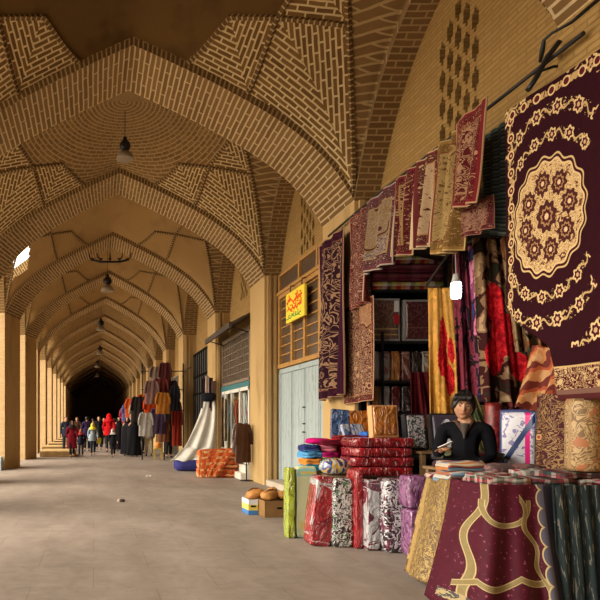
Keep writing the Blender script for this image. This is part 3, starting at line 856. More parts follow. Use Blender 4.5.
onrail('carpet', 397, 416, 4.48, 3.52, 3.42, carpet_mat('carpet_wine', .5, 1.1, (.14, .012, .02), (.62, .42, .22), (.38, .22, .08), 7, .12, None, .04), 'wine red folded carpet with a cream arabesque hanging next to the grey one', X=3.80, fold=.05, nf=1, seed=5, toe=.08)
onrail('carpet', 419, 443, 4.48, 3.46, 3.38, carpet_mat('carpet_creamrose', .5, 1.1, (.12, .02, .02), (.72, .52, .30), (.42, .2, .08), 8, .13, None, .07), 'folded carpet with a cream rose end hanging over the checkered cloths', X=3.80, fold=.05, nf=1.2, seed=6, toe=.08)
onrail('carpet', 438, 466, 4.48, 3.28, 3.20, carpet_mat('carpet_goldfield', .6, 1.2, (.24, .13, .035), (.62, .43, .17), (.20, .05, .03), 8, .12, None, .06), 'old gold folded carpet partly behind the red medallion carpet', X=3.79, fold=.06, nf=1.3, seed=7, toe=.10)
onrail('carpet', 455, 489, 4.50, 3.62, 3.50, carpet_mat('carpet_redmedal', .65, 1.0, (.15, .012, .015), (.60, .36, .20), (.30, .12, .05), 6.5, .12, None, .035), 'bright red carpet with tan oval medallions, topmost fold by the striped cloth', X=3.70, fold=.03, nf=1, seed=8, toe=.12)
onrail('carpet', 461, 492, 3.62, 3.34, 3.30, carpet_mat('carpet_redend', .6, .4, (.12, .014, .02), (.5, .28, .18), (.3, .1, .05), 9, .05, None, .05), 'dark red fringed carpet end showing below the medallion carpet', X=3.80, fold=.03, nf=1, seed=9)
onrail('striped_cloth', 484, 507, 4.46, 3.45, 3.30, stripe_mat('teal_stripes', [(.07, .10, .10), (.20, .25, .24), (.05, .07, .075), (.13, .17, .16)], .07), 'grey teal striped cloth hanging between the red carpet and the great carpet', X=4.12, X2=4.1, cat='cloth', group='cloths in the stall', fold=.02, seed=10)
# the great medallion carpet
XB = 3.75
low = lambda p: min(1, .66+.30*p**.8) if p < .50 else min(1, .86+.28*smoothstep(.50, .60, p))
o = cloth('carpet', (XB, 5.46, 4.27), (XB, 4.36, 4.20), (XB, 5.46, 1.62), (XB, 4.36, 1.62), big_carpet_mat(), .016, 1.3, (48, 90), seed=11, low=low, thick=.014)
tag(o, 'great dark maroon carpet with a cream oval medallion, hanging at the right edge', 'carpet', 'carpets hung along the rail')

# ------------------------------------------------------------------ tables
m_dcloth = plain('dark_table_cloth', (.03, .02, .025), .9)
m_wood = plain('rough_plank_wood', (.20, .12, .06), .8, .3)
def table(x0, x1, y0, y1, z, label):
    t = thing('display_table', ((x0+x1)/2, (y0+y1)/2, 0), label, 'table', 'display tables of the stall')
    hx, hy = (x1-x0)/2, (y1-y0)/2
    b = MB(); b.box(-hx, hx, -hy, hy, z-.03, z, bev=.004); b.build('table_top', m_wood, t)
    for sx in (-1, 1):
        for sy in (-1, 1):
            b = MB(); b.box(sx*(hx-.05)-.025, sx*(hx-.05)+.025, sy*(hy-.05)-.025, sy*(hy-.05)+.025, 0, z-.03); b.build('leg', m_wood, t)
    return t
table(2.99, 3.88, 4.52, 4.93, .94, 'near display table under the draped maroon and gold cloth')
table(3.42, 3.88, 4.97, 5.25, .94, 'small table behind the checked blankets, next to the tan rolled rug')
table(3.14, 3.38, 5.00, 5.58, .92, 'narrow side table under the hanging gold brocade')
table(3.70, 4.60, 6.05, 6.75, .96, 'middle display table behind the young vendor')
table(2.86, 3.80, 7.22, 7.62, .80, 'low table under the red packed duvets and the round bag')
table(2.72, 3.85, 7.68, 8.48, .80, 'rear display table under the colourful fleece piles')
table(3.90, 4.85, 7.15, 7.85, 1.10, 'table below the standing boxed shawls in front of the shelf')

# cloths draped over the near table
m = Mat('maroon_gold_scroll_cloth', .7, .2)
u, v, _ = m.uv(); x, y = u*1.0, v*1.0
bgc = m.mix(m.noise(14, 3, m.vec(x, y)), (.040, .002, .008), (.075, .004, .015))
bgc = m.mix((m.noise(34, 2, m.vec(x, y))).gt(.66), bgc, (.20, .05, .08))
c = bgc
def curve_band(c, f, w, col1, col2):
    w = w*.8; d = f.abs(); ed = m.noise(40, 2, m.vec(x, y))
    c = m.mix(d.lt(w), c, col2); c = m.mix(d.lt(w*.72), c, m.mix((ed).gt(.52), col1, (.20, .16, .07))); return c
G1, G2 = (.20, .14, .055), (.38, .29, .14)
c = curve_band(c, (x-.20)+(y*13).sin()*.035+(y-.55)*(y-.55)*-.35, .035, G1, G2)             # left stem
low1 = (y-.24)+(x*-.12)+((x*11).sin().abs())*.06
c = m.mix((x.gt(.16)), c, curve_band(c, low1, .030, G1, G2))                                       # scalloped lower line
rx, ry = (x-.47), (y-.86); rr = (rx*rx+ry*ry*1.6).sqrt()
c = m.mix(rr.lt(.27)*ry.lt(.02), c, curve_band(c, rr-.22, .030, G1, G2))                           # the big scroll
c = m.mix((x.gt(.60)), c, curve_band(c, (x-.70)+(y*21).sin()*.03+(y-.5)*.25, .030, G1, G2))
sc_ = ((y+.02).mod(.14)-.07); dd_ = ((x-.86)*(x-.86)+sc_*sc_).sqrt()
c = m.mix(dd_.lt(.085), c, G2); c = m.mix(dd_.lt(.072), c, (.07, .065, .09))
c = m.mix(x.gt(.86), c, (.02, .018, .03))
c = m.mix((y-.10).abs().lt(.035)*((x-.24).abs().lt(.16)), c, m.mix(m.noise(18, 2, m.vec(x, y), dist=2).gt(.5), (.32, .24, .12), (.05, .05, .05)))
m.color(c); pile(m, .15)
front = MB()
def frn(p, q):
    # from the table's left side round its corner to the front, flaring outwards towards the floor
    if p < .28: X, Y = 2.94, 4.93-(4.93-4.47)*(p/.28)
    else: X, Y = 2.94+(p-.28)/.72*.50, 4.47
    fl = q**1.3
    cx_ = (X-.20*fl*(1-smoothstep(.28, .75, p))-.02*fl); cy_ = Y-(.22*fl*(smoothstep(.10, .40, p)))
    wv = .028*(.2+q)*math.sin(2*PI*4.2*p+1.0+q)
    return Vector((cx_+wv*.6, cy_+wv, .985-.965*q))
front.grid(frn, 60, 40, uvf=lambda p, q: (p, 1-q))
o = front.build('draped_cloth', m.m, recalc=False); md = o.modifiers.new('thickness', 'SOLIDIFY'); md.thickness = .012; md.offset = 0
tag(o, 'maroon cloth with gold scrollwork flaring to the floor from the near table', 'cloth', 'cloths draped over the tables')
md_ = Mat('dark_fringed_shawl', .8, .3); u, v, _ = md_.uv()
th_ = md_.noise(26, 3, md_.vec(u*2.4, v*.25), dist=.4)
md_.color(md_.mix(th_.gt(.60), md_.mix(md_.noise(5), (.004, .007, .008), (.008, .020, .023)), (.11, .10, .08))); pile(md_)
o = cloth('draped_shawl', (3.40, 4.44, .985), (3.93, 4.42, .985), (3.36, 4.30, .03), (3.93, 4.30, .03), md_.m, .03, 6, (50, 24), seed=13)
tag(o, 'dark teal shawl with pale threads hanging at the right end of the near table', 'shawl', 'cloths draped over the tables')
# gold brocade on the side table
mg = Mat('gold_brocade', .4, .5); u, v, _ = mg.uv()
vn = mg.noise(13, 2, mg.vec(u*.9, v*1.0), dist=2.2)
c = mg.mix(((vn-.5).abs()).lt(.05), (.11, .055, .02), (.34, .23, .07)); c = mg.mix(vn.gt(.62), c, (.10, .07, .03))
c = mg.mix((u-.5).abs().gt(.40), c, (.30, .18, .05)); c = mg.mix((u-.5).abs().gt(.47), c, mg.mix(vn.gt(.5), (.10, .05, .02), (.42, .29, .09)))
mg.color(c); mg.bump(vn, .4, .02)
o = cloth('gold_brocade', (3.12, 5.60, .955), (2.99, 4.96, .955), (2.92, 5.66, .05), (2.86, 4.98, .05), mg.m, .02, 1.5, (30, 40), seed=14)
tag(o, 'gold brocade panel hanging from the side table down to the floor', 'brocade', 'cloths draped over the tables')

# piles on the near table
chk = [check_mat('check_%d' % k, cs, .14, .11) for k, cs in enumerate((
    [(.42, .03, .05), (.62, .58, .52), (.03, .10, .06), (.02, .02, .02), (.55, .50, .45)],
    [(.03, .12, .07), (.60, .55, .5), (.02, .02, .02), (.35, .02, .04)],
    [(.02, .02, .025), (.22, .04, .05), (.50, .45, .42), (.03, .07, .06)]))]
labs = ['green and red checked folded blanket at the front corner of the near table', 'black checked folded blanket in the middle of the near table front', 'dark checked folded blanket on the near table by the teal shawl',
        'green and white checked blanket lying second row on the near table', 'red and white checked blanket lying second row at the right edge', 'grey and pink folded throw at the back of the near table', 'black striped throw on top of the checked blankets, right edge']
spec = [(3.14, 4.64, .945, .32, .28, .085, 0, .06), (3.49, 4.63, .945, .32, .28, .075, 2, -.06), (3.78, 4.63, .945, .20, .28, .07, 1, .0), (3.18, 4.86, .945, .30, .14, .10, 1, .1),
        (3.62, 4.90, .945, .40, .14, .12, 0, -.05), (3.56, 5.13, .945, .44, .17, .15, 3, .05), (3.72, 4.70, 1.02, .40, .32, .045, 2, .2)]
pinkgrey = floral_mat('pink_grey_throw', [(.12, .08, .08), (.30, .15, .14), (.20, .17, .15)], 5).m
for k, (x, y, z, w_, d_, h_, mi, rz) in enumerate(spec):
    folded('folded_blanket', (x, y, z), (w_, d_, h_), pinkgrey if mi == 3 else chk[mi], labs[k], 'blanket', 'folded blankets on the near table', rz, 2 if h_ < .09 else 3, k)
# striped folded textiles, side table
st = [stripe_mat('orange_blue_stripe', [(.55, .20, .06), (.60, .50, .38), (.20, .30, .42), (.50, .10, .05), (.65, .55, .40)], .16, 'v'),
      stripe_mat('blue_cream_stripe', [(.20, .32, .45), (.60, .56, .48), (.40, .15, .08), (.12, .16, .22)], .13, 'v')]
folded('folded_blanket', (3.22, 5.26, .925), (.34, .24, .10), st[1], 'blue and cream striped folded blanket at the foot of the pile before the vendor', 'blanket', 'striped blankets before the vendor', .05, 3, 21)
folded('folded_blanket', (3.22, 5.26, 1.027), (.32, .22, .08), st[0], 'orange and cream striped folded blanket on top of the pile before the vendor', 'blanket', 'striped blankets before the vendor', -.04, 3, 22)
mp = floral_mat('pink_green_satin', [(.20, .02, .04), (.62, .42, .34), (.10, .13, .06), (.45, .06, .10)], 7, .35)
b = MB(); puff(b, .15, .07, .035, .8, None, (28, 12), .03, 3); o = b.build('rolled_shawl', mp.m); o.location = (3.20, 5.50, .958); o.rotation_euler = (0, 0, -.2)
tag(o, 'small pink and white rolled shawl on the corner of the side table', 'shawl')
mp2 = floral_mat('dark_green_red_print', [(.02, .02, .02), (.10, .12, .06), (.35, .05, .06), (.30, .28, .18)], 8, .5)
b = MB(); puff(b, .32, .14, .055, .7, None, (36, 14), .03, 5); o = b.build('rolled_shawl', mp2.m); o.location = (3.92, 6.22, 1.10); o.rotation_euler = (0, 0, .1)
tag(o, 'dark green and red printed shawl rolled up beside the vendor', 'shawl')

# standing goods behind the near table
def boxed(name, loc, size, mat, label, cat, rz=0, rx=0, inset=None, group=None, ry=0):
    t = thing(name, loc, label, cat, group, rz); t.rotation_euler = (rx, ry, rz)
    w_, d_, h_ = size
    b = MB(); b.box(-w_/2, w_/2, 0, d_, 0, h_, bev=min(.01, d_*.2)); b.build('box_body', mat, t)
    if inset:
        b = MB()
        def fn(p, q): return Vector(((p-.5)*w_*.86, -.004-.012*math.sin(PI*p)*math.sin(PI*q), h_*(.05+.9*q)))
        b.grid(fn, 10, 12, uvf=lambda p, q: (p*w_, q*h_)); o = b.build('printed_front', inset, t, recalc=False)
        md = o.modifiers.new('thickness', 'SOLIDIFY'); md.thickness = .004
    return t
mw = Mat('pink_white_print', .25, .5); u, v, _ = mw.uv()
n_ = mw.noise(12, 3, mw.vec(u, v), dist=1.5)
c = mw.mix(n_.gt(.56), (.62, .60, .66), (.20, .16, .35)); c = mw.mix((u*1.0-.27).abs().lt(.025), c, (.70, .02, .20)); c = mw.mix(((u*.9+v*-.55)+.0).abs().lt(.03), c, (.03, .05, .15))
mw.color(c)
boxed('blanket_box', (4.36, 6.16, .96), (.34, .22, .62), plain('navy_box_card', (.02, .03, .13), .35, .2), 'navy box with a white and pink printed front standing right of the vendor', 'box', -.95, 0, mw.m)
b = MB(); b.lathe([(0, 0), (.07, .0), (.085, .03), (.085, .66), (.07, .70), (0, .70)], n=20)
o = b.build('rolled_rug', floral_mat('red_roll_print', [(.14, .01, .01), (.30, .03, .02), (.42, .22, .12)], 7, .4).m); o.location = (4.42, 6.62, .96); o.rotation_euler = (0, .0, 0)
tag(o, 'upright dark red rolled rug standing behind the navy box', 'rug')
b = MB(); b.lathe([(0, 0), (.10, .0), (.115, .03), (.112, .52), (.10, .56), (.05, .54), (0, .5)], n=24)
mt_ = Mat('tan_rose_brocade', .55, .3); u, v, _ = mt_.uv(); vv = vines(mt_, u*.8, v, 7, .04); nn = mt_.noise(8, 2, mt_.vec(u*.8, v))
mt_.color(mt_.mix(nn.gt(.60), mt_.mix(vv, (.17, .10, .045), (.40, .27, .13)), (.34, .13, .055))); pile(mt_)
o = b.build('rolled_rug', mt_.m); o.location = (3.80, 4.66, 1.072); tag(o, 'upright tan rolled rug with roses at the right edge of the picture', 'rug')
mm = Mat('maroon_gold_flower', .7, .2); u, v, _ = mm.uv(); d, _c = flowers(mm, u*.5, v*.8, 6)
c = mm.mix(vines(mm, u*.5, v*.8, 8, .03), (.04, .003, .007), (.22, .13, .05)); c = mm.mix(d.lt(.20), c, (.38, .24, .10)); c = mm.mix(d.lt(.12), c, (.25, .02, .02)); mm.color(c); pile(mm)
o = cloth('hanging_blanket', (3.86, 5.22, 1.70), (3.86, 4.62, 1.66), (3.84, 5.24, 1.00), (3.84, 4.62, 1.10), mm.m, .02, 2, seed=16)
tag(o, 'maroon cloth with gold flowers hanging behind the tan rolled rug', 'cloth', 'cloths in the stall')
# tiger striped blanket over the box
mz = Mat('orange_tiger_stripe', .75, .2); u, v, _ = mz.uv(); w_ = mz.noise(4, 2, mz.vec(u, v), dist=1)
f = ((u*-.55+v*1.0)*2.9+w_*1.0).mod(1.0)
c = mz.mix(f.lt(.34), mz.mix(mz.noise(6, 2, mz.vec(u, v)).gt(.5), (.42, .23, .10), (.38, .15, .05)), (.11, .016, .010)); c = mz.mix(f.gt(.80), c, (.30, .06, .02)); mz.color(c); pile(mz)
o = cloth('hanging_blanket', at(532, 345, 6.15), at(566, 350, 5.8), at(516, 408, 6.1), at(556, 412, 5.75), mz.m, .05, 1.6, seed=17, bulge=.06)
tag(o, 'orange and maroon tiger striped blanket hanging above the navy box', 'blanket', 'cloths in the stall')

# ------------------------------------------------------------------ blankets hung inside the shop
def rose_mat(name, ground, leaf, roses, sc=1.0):
    """a printed blanket: ground and leaf shapes with big red roses at given places"""
    m = Mat(name, .85, .05); u, v, _ = m.uv(); n = m.noise(3.0, 3, m.vec(u*1.2, v*1.6), dist=1.0); n2 = m.noise(9, 2, m.vec(u, v), dist=1.6)
    c = m.mix(n.gt(.50), tuple(q*.7 for q in ground[0]), tuple(q*.7 for q in ground[1])); c = m.mix(n.gt(.58), c, leaf[0]); c = m.mix(n.lt(.40), c, leaf[1])
    for (cu, cv, ru, rv) in roses:
        px, py = (u-cu)/ru, (v-cv)/rv; r = (px*px+py*py).sqrt()+(n2-.5)*.55
        c = m.mix(r.lt(1.0), c, m.mix(n2.gt(.52), (.36, .006, .012), (.55, .02, .025))); c = m.mix(r.lt(1.0)*n2.lt(.40), c, (.20, .005, .01))
    m.color(c); pile(m, .2); return m
def hung(x0t, x1t, yt, x0b, x1b, yb, Y, cols, label, sc=2.2, fold=.07, nf=3, seed=0, uvs=(1.4, 2), gloss=.85, gather=1, mat=None):
    m = mat or floral_mat('hung_print_%d' % seed, cols, sc, gloss)
    o = cloth('hanging_blanket', at(x0t, yt, Y+.05), at(x1t, yt, Y-.05), at(x0b, yb, Y+.05), at(x1b, yb, Y-.05), m.m, fold, nf, (56, 40), seed=seed, uvs=uvs, gather=gather)
    return tag(o, label, 'blanket', 'blankets hung inside the stall')
BLK = (.012, .010, .010)
hung(428, 452, 288, 430, 466, 414, 7.6, [(.55, .27, .05), (.62, .32, .07), (.55, .28, .06), (.50, .03, .02), (.62, .05, .02), (.03, .05, .02)], 'orange yellow blanket with a red flower stem hanging right of the shelf', 2.2, .035, 2, 31, uvs=(1, 2), mat=rose_mat('yellow_rose_print', [(.58, .28, .05), (.64, .34, .08)], [(.55, .26, .06), (.60, .30, .06)], [(.52, 1.25, .16, .28), (.45, .85, .18, .28), (.62, .55, .15, .25), (.75, 1.0, .10, .2)]))
hung(452, 474, 250, 458, 486, 405, 7.4, [(.10, .012, .02), (.20, .03, .05), BLK, (.28, .05, .12), (.03, .04, .10)], 'dark plum blanket hanging behind the bare light bulb', 2.6, .06, 2.5, 32)
hung(468, 490, 246, 478, 500, 402, 7.0, [BLK, (.30, .09, .16), (.42, .14, .22), (.03, .04, .12), (.12, .02, .03)], 'pink and navy flowered blanket between the bulb and the red roses', 3.0, .06, 2, 33, uvs=(1, 2), mat=rose_mat('pink_print', [(.02, .012, .02), (.22, .05, .10)], [(.45, .14, .22), (.02, .03, .10)], [(.6, .6, .3, .3), (.4, 1.3, .25, .3)]))
hung(472, 512, 238, 482, 532, 402, 6.6, [(.22, .14, .07), (.04, .012, .01), (.10, .01, .012), (.48, .010, .018), (.58, .014, .025), (.14, .008, .012), (.40, .01, .02)], 'blanket with huge red roses on tan hanging at the middle of the stall', 2.1, .05, 2.2, 34, uvs=(1, 2), mat=rose_mat('red_rose_print', [(.05, .012, .012), (.26, .15, .08)], [(.34, .22, .12), (.02, .02, .012)], [(.62, .82, .34, .28), (.40, 1.22, .22, .24), (.30, .55, .20, .22), (.80, .45, .2, .2)]))
hung(500, 519, 236, 516, 548, 352, 6.3, [BLK, (.30, .20, .11), (.30, .09, .03), (.05, .06, .03), (.55, .2, .05)], 'dark tan leaf blanket hanging beside the great carpet', 2.6, .07, 2.5, 35)
hung(459, 476, 396, 476, 500, 462, 6.9, [(.28, .24, .10), (.05, .07, .03), (.08, .06, .10)], 'olive green cloth hanging low behind the vendor', 2, .05, 2, 36)
hung(410, 428, 372, 412, 440, 428, 7.95, [(.07, .005, .008), (.05, .003, .006), (.10, .006, .01)], 'plain dark red cloth hanging below the yellow blanket', 1.5, .05, 2, 37)
hung(484, 522, 380, 484, 526, 462, 6.75, [(.26, .05, .05), (.10, .02, .02), (.34, .16, .10), (.45, .02, .03)], 'red and brown blanket end hanging low beside the vendor shoulder', 2.4, .05, 3, 38)
# curtain rod for them
q = MB(); q.tube([at(426, 286, 7.65), at(452, 249, 7.45), at(474, 240, 7.0), at(524, 234, 6.25)], .015, 8)
tag(q.build('curtain_rod', m_rail), 'dark rod inside the stall that carries the flowered blankets', 'rod')
q = MB(); q.grid(lambda p, k: Vector((4.36+.9*p, 6.0+2.6*k, 3.86-.2*p+.05*math.sin(8*k))), 8, 12)
o = q.build('fabric_valance', plain('dark_fabric', (.03, .022, .02), .9)); o.modifiers.new('thickness', 'SOLIDIFY').thickness = .02
tag(o, 'dark sagging fabric stretched under the roof of the stall', 'fabric')
# the bare bulb
p = at(456, 287, 6.9)
bt = thing('light_bulb', p, 'lit white bulb hanging bare in the middle of the stall', 'bulb')
b = MB(); b.lathe([(0, -.135), (.045, -.13), (.055, -.10), (.055, .02), (.048, .05), (0, .05)], n=20); b.build('bulb_glass', m_bulb, bt)
b = MB(); b.lathe([(.0, .05), (.05, .05), (.035, .11), (.03, .15), (0, .15)], n=16); b.tube([(0, 0, .15), (0, .02, .6), (0, 0, 3.68-p.z)], .006, 6); b.build('socket', plain('pale_socket', (.4, .38, .35), .5), bt)

# ------------------------------------------------------------------ the shelf of packed shawls
SX0, SX1, SY = 4.00, 5.08, 8.66
sh_ = thing('display_shelf', (SX0, SY, 0), 'tall black metal shelf full of packed shawls against the pier', 'shelf')
W_ = SX1-SX0
for x in (0, W_):
    for y in (0, .36):
        b = MB(); b.box(x-.02, x+.02, y-.02, y+.02, 0, 3.92); b.build('post', m_black, sh_)
b = MB(); b.box(.14, .17, -.05, -.02, 1.0, 2.75); b.build('post', m_black, sh_)
ZSH = [.95, 1.58, 2.05, 2.62, 3.36]
for z in ZSH:
    b = MB(); b.box(-.02, W_+.02, -.02, .38, z-.04, z); b.build('shelf_board', m_black, sh_)
b = MB(); b.box(-.02, W_+.02, .36, .375, .1, 3.9); b.build('back_panel', m_dark, sh_)
def pmat(name, cols, sc=6): return plastic_mat(name, cols, sc, .2)
# two framed shawl boxes
def photo_front(name, base, bands, paper=None):
    m = Mat(name, .15, .5); u, v, _ = m.uv(); n = m.noise(12, 2, m.vec(u, v), dist=1.5)
    c = m.mix((n-.5).abs().lt(.04), base, tuple(q*1.9+.02 for q in base))
    for (v0, w, col) in bands: c = m.mix((v-v0).abs().lt(w), c, col)
    m.color(c); return m.m
fr1 = photo_front('shawl_box_brown', (.14, .075, .055), [(.16, .012, (.50, .36, .14)), (.07, .012, (.50, .36, .14))])
fr2 = photo_front('shawl_box_dark', (.075, .02, .022), [(.18, .008, (.18, .08, .05))])
clear = plain('clear_lid_rim', (.35, .33, .32), .15, .1)
t = boxed('shawl_box', (SX0+.22, SY+.02, 2.622), (.44, .10, .62), clear, 'large clear box with a brown fringed shawl and yellow bands, left on the shelf', 'box', 0, .0, fr1, 'boxed shawls on the shelf')
b = MB(); b.box(.12, .19, -.024, -.018, .42, .58); b.build('sticker', plain('white_sticker', (.7, .68, .66), .4), t); b = MB(); b.box(.12, .19, -.024, -.018, .24, .38); b.build('sticker', plain('red_sticker', (.45, .02, .03), .4), t)
t = boxed('shawl_box', (SX0+.74, SY+.02, 2.622), (.50, .10, .60), clear, 'clear box with a dark wine shawl beside the brown one on the shelf', 'box', 0, .0, fr2, 'boxed shawls on the shelf')
# two rows of slim bagged shawls
colA = [('white and red', [(.68, .64, .62), (.70, .66, .66), (.45, .03, .03)]), ('pale pink', [(.68, .60, .58), (.55, .25, .22), (.66, .62, .62)]), ('orange', [(.62, .24, .05), (.55, .18, .04), (.20, .03, .02)]),
        ('brown pink', [(.25, .08, .06), (.45, .25, .20), (.12, .03, .03)]), ('dark', [(.05, .03, .03), (.10, .04, .04)]), ('cream', [(.60, .55, .46), (.35, .22, .12), (.55, .50, .42)]), ('maroon', [(.14, .01, .015), (.25, .03, .03)])]
for r, (z, row) in enumerate(((2.052, 'upper'), (1.582, 'lower'))):
    for k in range(7):
        cn, cs = colA[k] if r == 0 else colA[[2, 0, 6, 4, 3, 5, 6][k]]
        if r == 1 and k == 4: cn, cs = 'blue', [(.04, .07, .20), (.08, .12, .30)]
        if r == 1 and k == 0: cn, cs = 'orange and white', [(.62, .25, .06), (.66, .5, .4)]
        x = SX0+.09+k*.150
        package('bagged_shawl', (x, SY+.12, z), (.125, .16, .43 if r == 0 else .40), pmat('bag_%d_%d' % (r, k), cs), '%s bagged shawl, number %s from the left in the %s row of the shelf' % (cn, 'first second third fourth fifth sixth seventh'.split()[k], row) if False else
                '%s bagged shawl, %s from the left in the %s row of slim bags' % (cn, 'first second third fourth fifth sixth seventh'.split()[k], row), 'shawl', 'slim bagged shawls on the shelf', 0, (0, 0), .25, .015, k+r*9)
# checkered cloths stacked on top
cc = [check_mat('patch_%d' % k, cs, .34, .26) for k, cs in enumerate(([(.50, .04, .05), (.75, .45, .08), (.8, .75, .68), (.05, .05, .06), (.5, .55, .08)], [(.22, .03, .06), (.12, .02, .04), (.28, .08, .10)]))]
for k in range(4):
    folded('folded_cloth', (SX0+.53, SY+.15, 3.362+k*.125), (1.02, .36, .115), cc[0 if k == 0 else 1 if k < 3 else 0], ['patchwork checked cloth, lowest of the folded pile on top of the shelf', 'dark red folded cloth, second from below on top of the shelf', 'dark red folded cloth, third from below on top of the shelf', 'checked folded cloth, topmost on the shelf'][k], 'cloth', 'folded cloths on top of the shelf', 0, 3, 40+k)

# boxes leaning in front of the shelf
mo = plastic_mat('orange_white_shirt_pack', [(.62, .20, .03), (.66, .24, .04), (.72, .55, .42), (.78, .74, .70)], 3)
mfl = Mat('black_white_leaf_pack', .2, .5); u, v, _ = mfl.uv(); n_ = mfl.noise(16, 3, mfl.vec(u, v), dist=2)
c = mfl.mix(n_.gt(.50), (.05, .05, .06), (.50, .50, .52)); c = mfl.mix(n_.gt(.63), c, (.35, .04, .08)); c = mfl.mix(n_.lt(.38), c, (.05, .12, .06)); mfl.color(c)
mwh = Mat('white_paper_cutout', .35, .4); u, v, _ = mwh.uv(); px, py = (u-.19)/.15, (v-.21)/.20
n_ = mwh.noise(11, 3, mwh.vec(u, v), dist=1)
shp = ((px.abs()+((py).mx(.3)*1.1)).lt(1.25))*(px.abs().lt(.92))*(py.abs().lt(1.0))
mwh.color(mwh.mix(shp, (.05, .04, .06), mwh.mix((n_.gt(.56))*(px.abs().lt(.6)), (.55, .56, .60), (.10, .09, .12))))
boxed('shawl_box', (3.63, 7.44, 1.265), (.34, .10, .40), plain('orange_white_card', (.60, .30, .12), .3, .2), 'orange and white shirt box standing left of the leaf patterned box', 'box', .08, -.12, mo, 'boxes standing before the shelf')
boxed('shawl_box', (4.06, 7.50, 1.10), (.27, .10, .46), plain('black_card', (.02, .02, .025), .3), 'black and white leaf patterned box, middle of the standing boxes', 'box', .05, -.14, mfl.m, 'boxes standing before the shelf')
boxed('shawl_box', (4.44, 7.46, 1.10), (.42, .10, .47), plain('black_card_b', (.015, .015, .02), .3), 'black box with a white paper cutout behind the vendor shoulder', 'box', -.12, -.20, mwh.m, 'boxes standing before the shelf')
boxed('shirt_pack', (3.38, 8.22, 1.225), (.24, .07, .42), plastic_mat('blue_denim_pack', [(.05, .10, .24), (.08, .15, .33), (.12, .2, .4)], 5), 'blue denim pack leaning on the pile by the plank doors', 'package', -.1, -.25, None, 'packs leaning behind the fleece piles', ry=.10)
boxed('shirt_pack', (3.70, 8.22, 1.225), (.32, .07, .40), plastic_mat('orange_pack', [(.66, .20, .02), (.72, .24, .03), (.45, .10, .02)], 4), 'plain orange pack leaning beside the blue denim pack', 'package', .05, -.25, None, 'packs leaning behind the fleece piles')
boxed('shirt_pack', (3.50, 8.02, 1.28), (.30, .06, .17), plastic_mat('blue_white_pack', [(.50, .52, .60), (.10, .2, .5), (.6, .2, .1)], 6), 'small blue and white pack lying in front of the orange pack', 'package', .15, -.5, None, 'packs leaning behind the fleece piles')

# ------------------------------------------------------------------ the bagged duvets standing on the floor
SIL = (.55, .54, .56)
fl_ = [
    ('tote_bag', (2.47, 7.56, 0), (.10, .18, .88), [(.45, .55, .05), (.55, .62, .08)], 'slim lime green bag standing at the left end of the goods', 0, 2),
    ('bagged_mat', (2.665, 7.56, 0), (.26, .14, .90), None, 'pale green and yellow printed mat bag standing upright by the plank doors', .0, 0),
    ('bagged_duvet', (2.635, 7.10, 0), (.26, .26, .82), [(.30, .01, .02), (.42, .02, .03), SIL, (.28, .02, .03)], 'crimson duvet in crinkled silver film, left in the standing row', .12, 3),
    ('bagged_duvet', (2.885, 7.04, 0), (.225, .26, .80), None, 'black white and green leaf duvet, second in the standing row', 0, 0),
    ('bagged_duvet', (3.035, 6.98, 0), (.085, .30, .90), [(.40, .008, .015), (.50, .01, .02)], 'thin bright red duvet squeezed in the standing row', 0, 3),
    ('bagged_duvet', (3.15, 6.86, 0), (.15, .26, .80), [(.20, .02, .04), SIL, (.14, .02, .05), (.4, .38, .4)], 'silver and plum duvet right of the thin red one', 0, 4),
    ('bagged_duvet', (3.43, 6.76, 0), (.42, .30, .82), None, 'wide black duvet with silver leaves at the right end of the row', 0, 0),
    ('bagged_duvet', (3.48, 6.48, 0), (.22, .24, .52), None, 'lower purple flowered bedding bag standing next to the gold brocade', 0, 0),
]
def leafbag(name, base, leaf, third, sc=14):
    m = Mat(name, .12, .5); m.b.inputs['Coat Weight'].default_value = 1; m.b.inputs['Coat Roughness'].default_value = .08
    n = m.noise(sc, 3, m.obv(), dist=1.6); n2 = m.noise(sc*.8, 2, m.obv(), dist=1)
    c = m.mix((n-.5).abs().lt(.055), base, leaf); c = m.mix(n2.gt(.62), c, third)
    w_ = m.noise(16, 5, m.obv(), dist=2, stretch=(2, 2, .6)); c = m.mix(((w_-.60)*7).op('ADD', 0, clamp=True)*.6, c, (.6, .58, .58))  # film sheen painted over the leaves as pale streaks
    m.color(c); m.bump(m.noise(5, 4, dist=1.5, stretch=(1.5, 1.5, 1)), .9, .08); return m.m
mat_ = Mat('green_yellow_mat_print', .2, .5); u, v, _ = mat_.uv(); n_ = mat_.noise(7, 3, mat_.vec(u, v))
c = mat_.mix(n_.gt(.52), (.58, .60, .36), (.28, .52, .46)); c = mat_.mix(((v*30).sin().gt(.6))*((u*40).sin().gt(.2)), c, (.62, .50, .16)); c = mat_.mix((v-1.9).gt(0), c, (.40, .48, .42))
mat_.color(c)
leafs = {3: leafbag('leaf_bag_green', (.03, .03, .03), (.60, .58, .55), (.06, .20, .08)), 6: leafbag('leaf_bag_silver', (.035, .02, .025), (.50, .48, .50), (.14, .02, .05), 11),
         7: leafbag('leaf_bag_purple', (.14, .035, .11), (.24, .09, .20), (.20, .01, .04), 3.5), 1: mat_.m}
for k, (nm, loc, size, cols, lb, lean, seed) in enumerate(fl_):
    package(nm, loc, size, leafs.get(k) or plastic_mat('duvet_film_%d' % k, cols, 5), lb, 'bag' if 'bag' in nm and nm != 'bagged_duvet' else 'duvet', 'bagged bedding standing on the floor', 0, (0, lean), .22, .014, seed+k)
package('bagged_duvet', (3.47, 6.48, .525), (.26, .26, .36), leafs[7], 'upper purple flowered bedding bag under the dark shawls', 'duvet', 'bagged bedding standing on the floor', 0, (0, 0), .35, .02, 22)
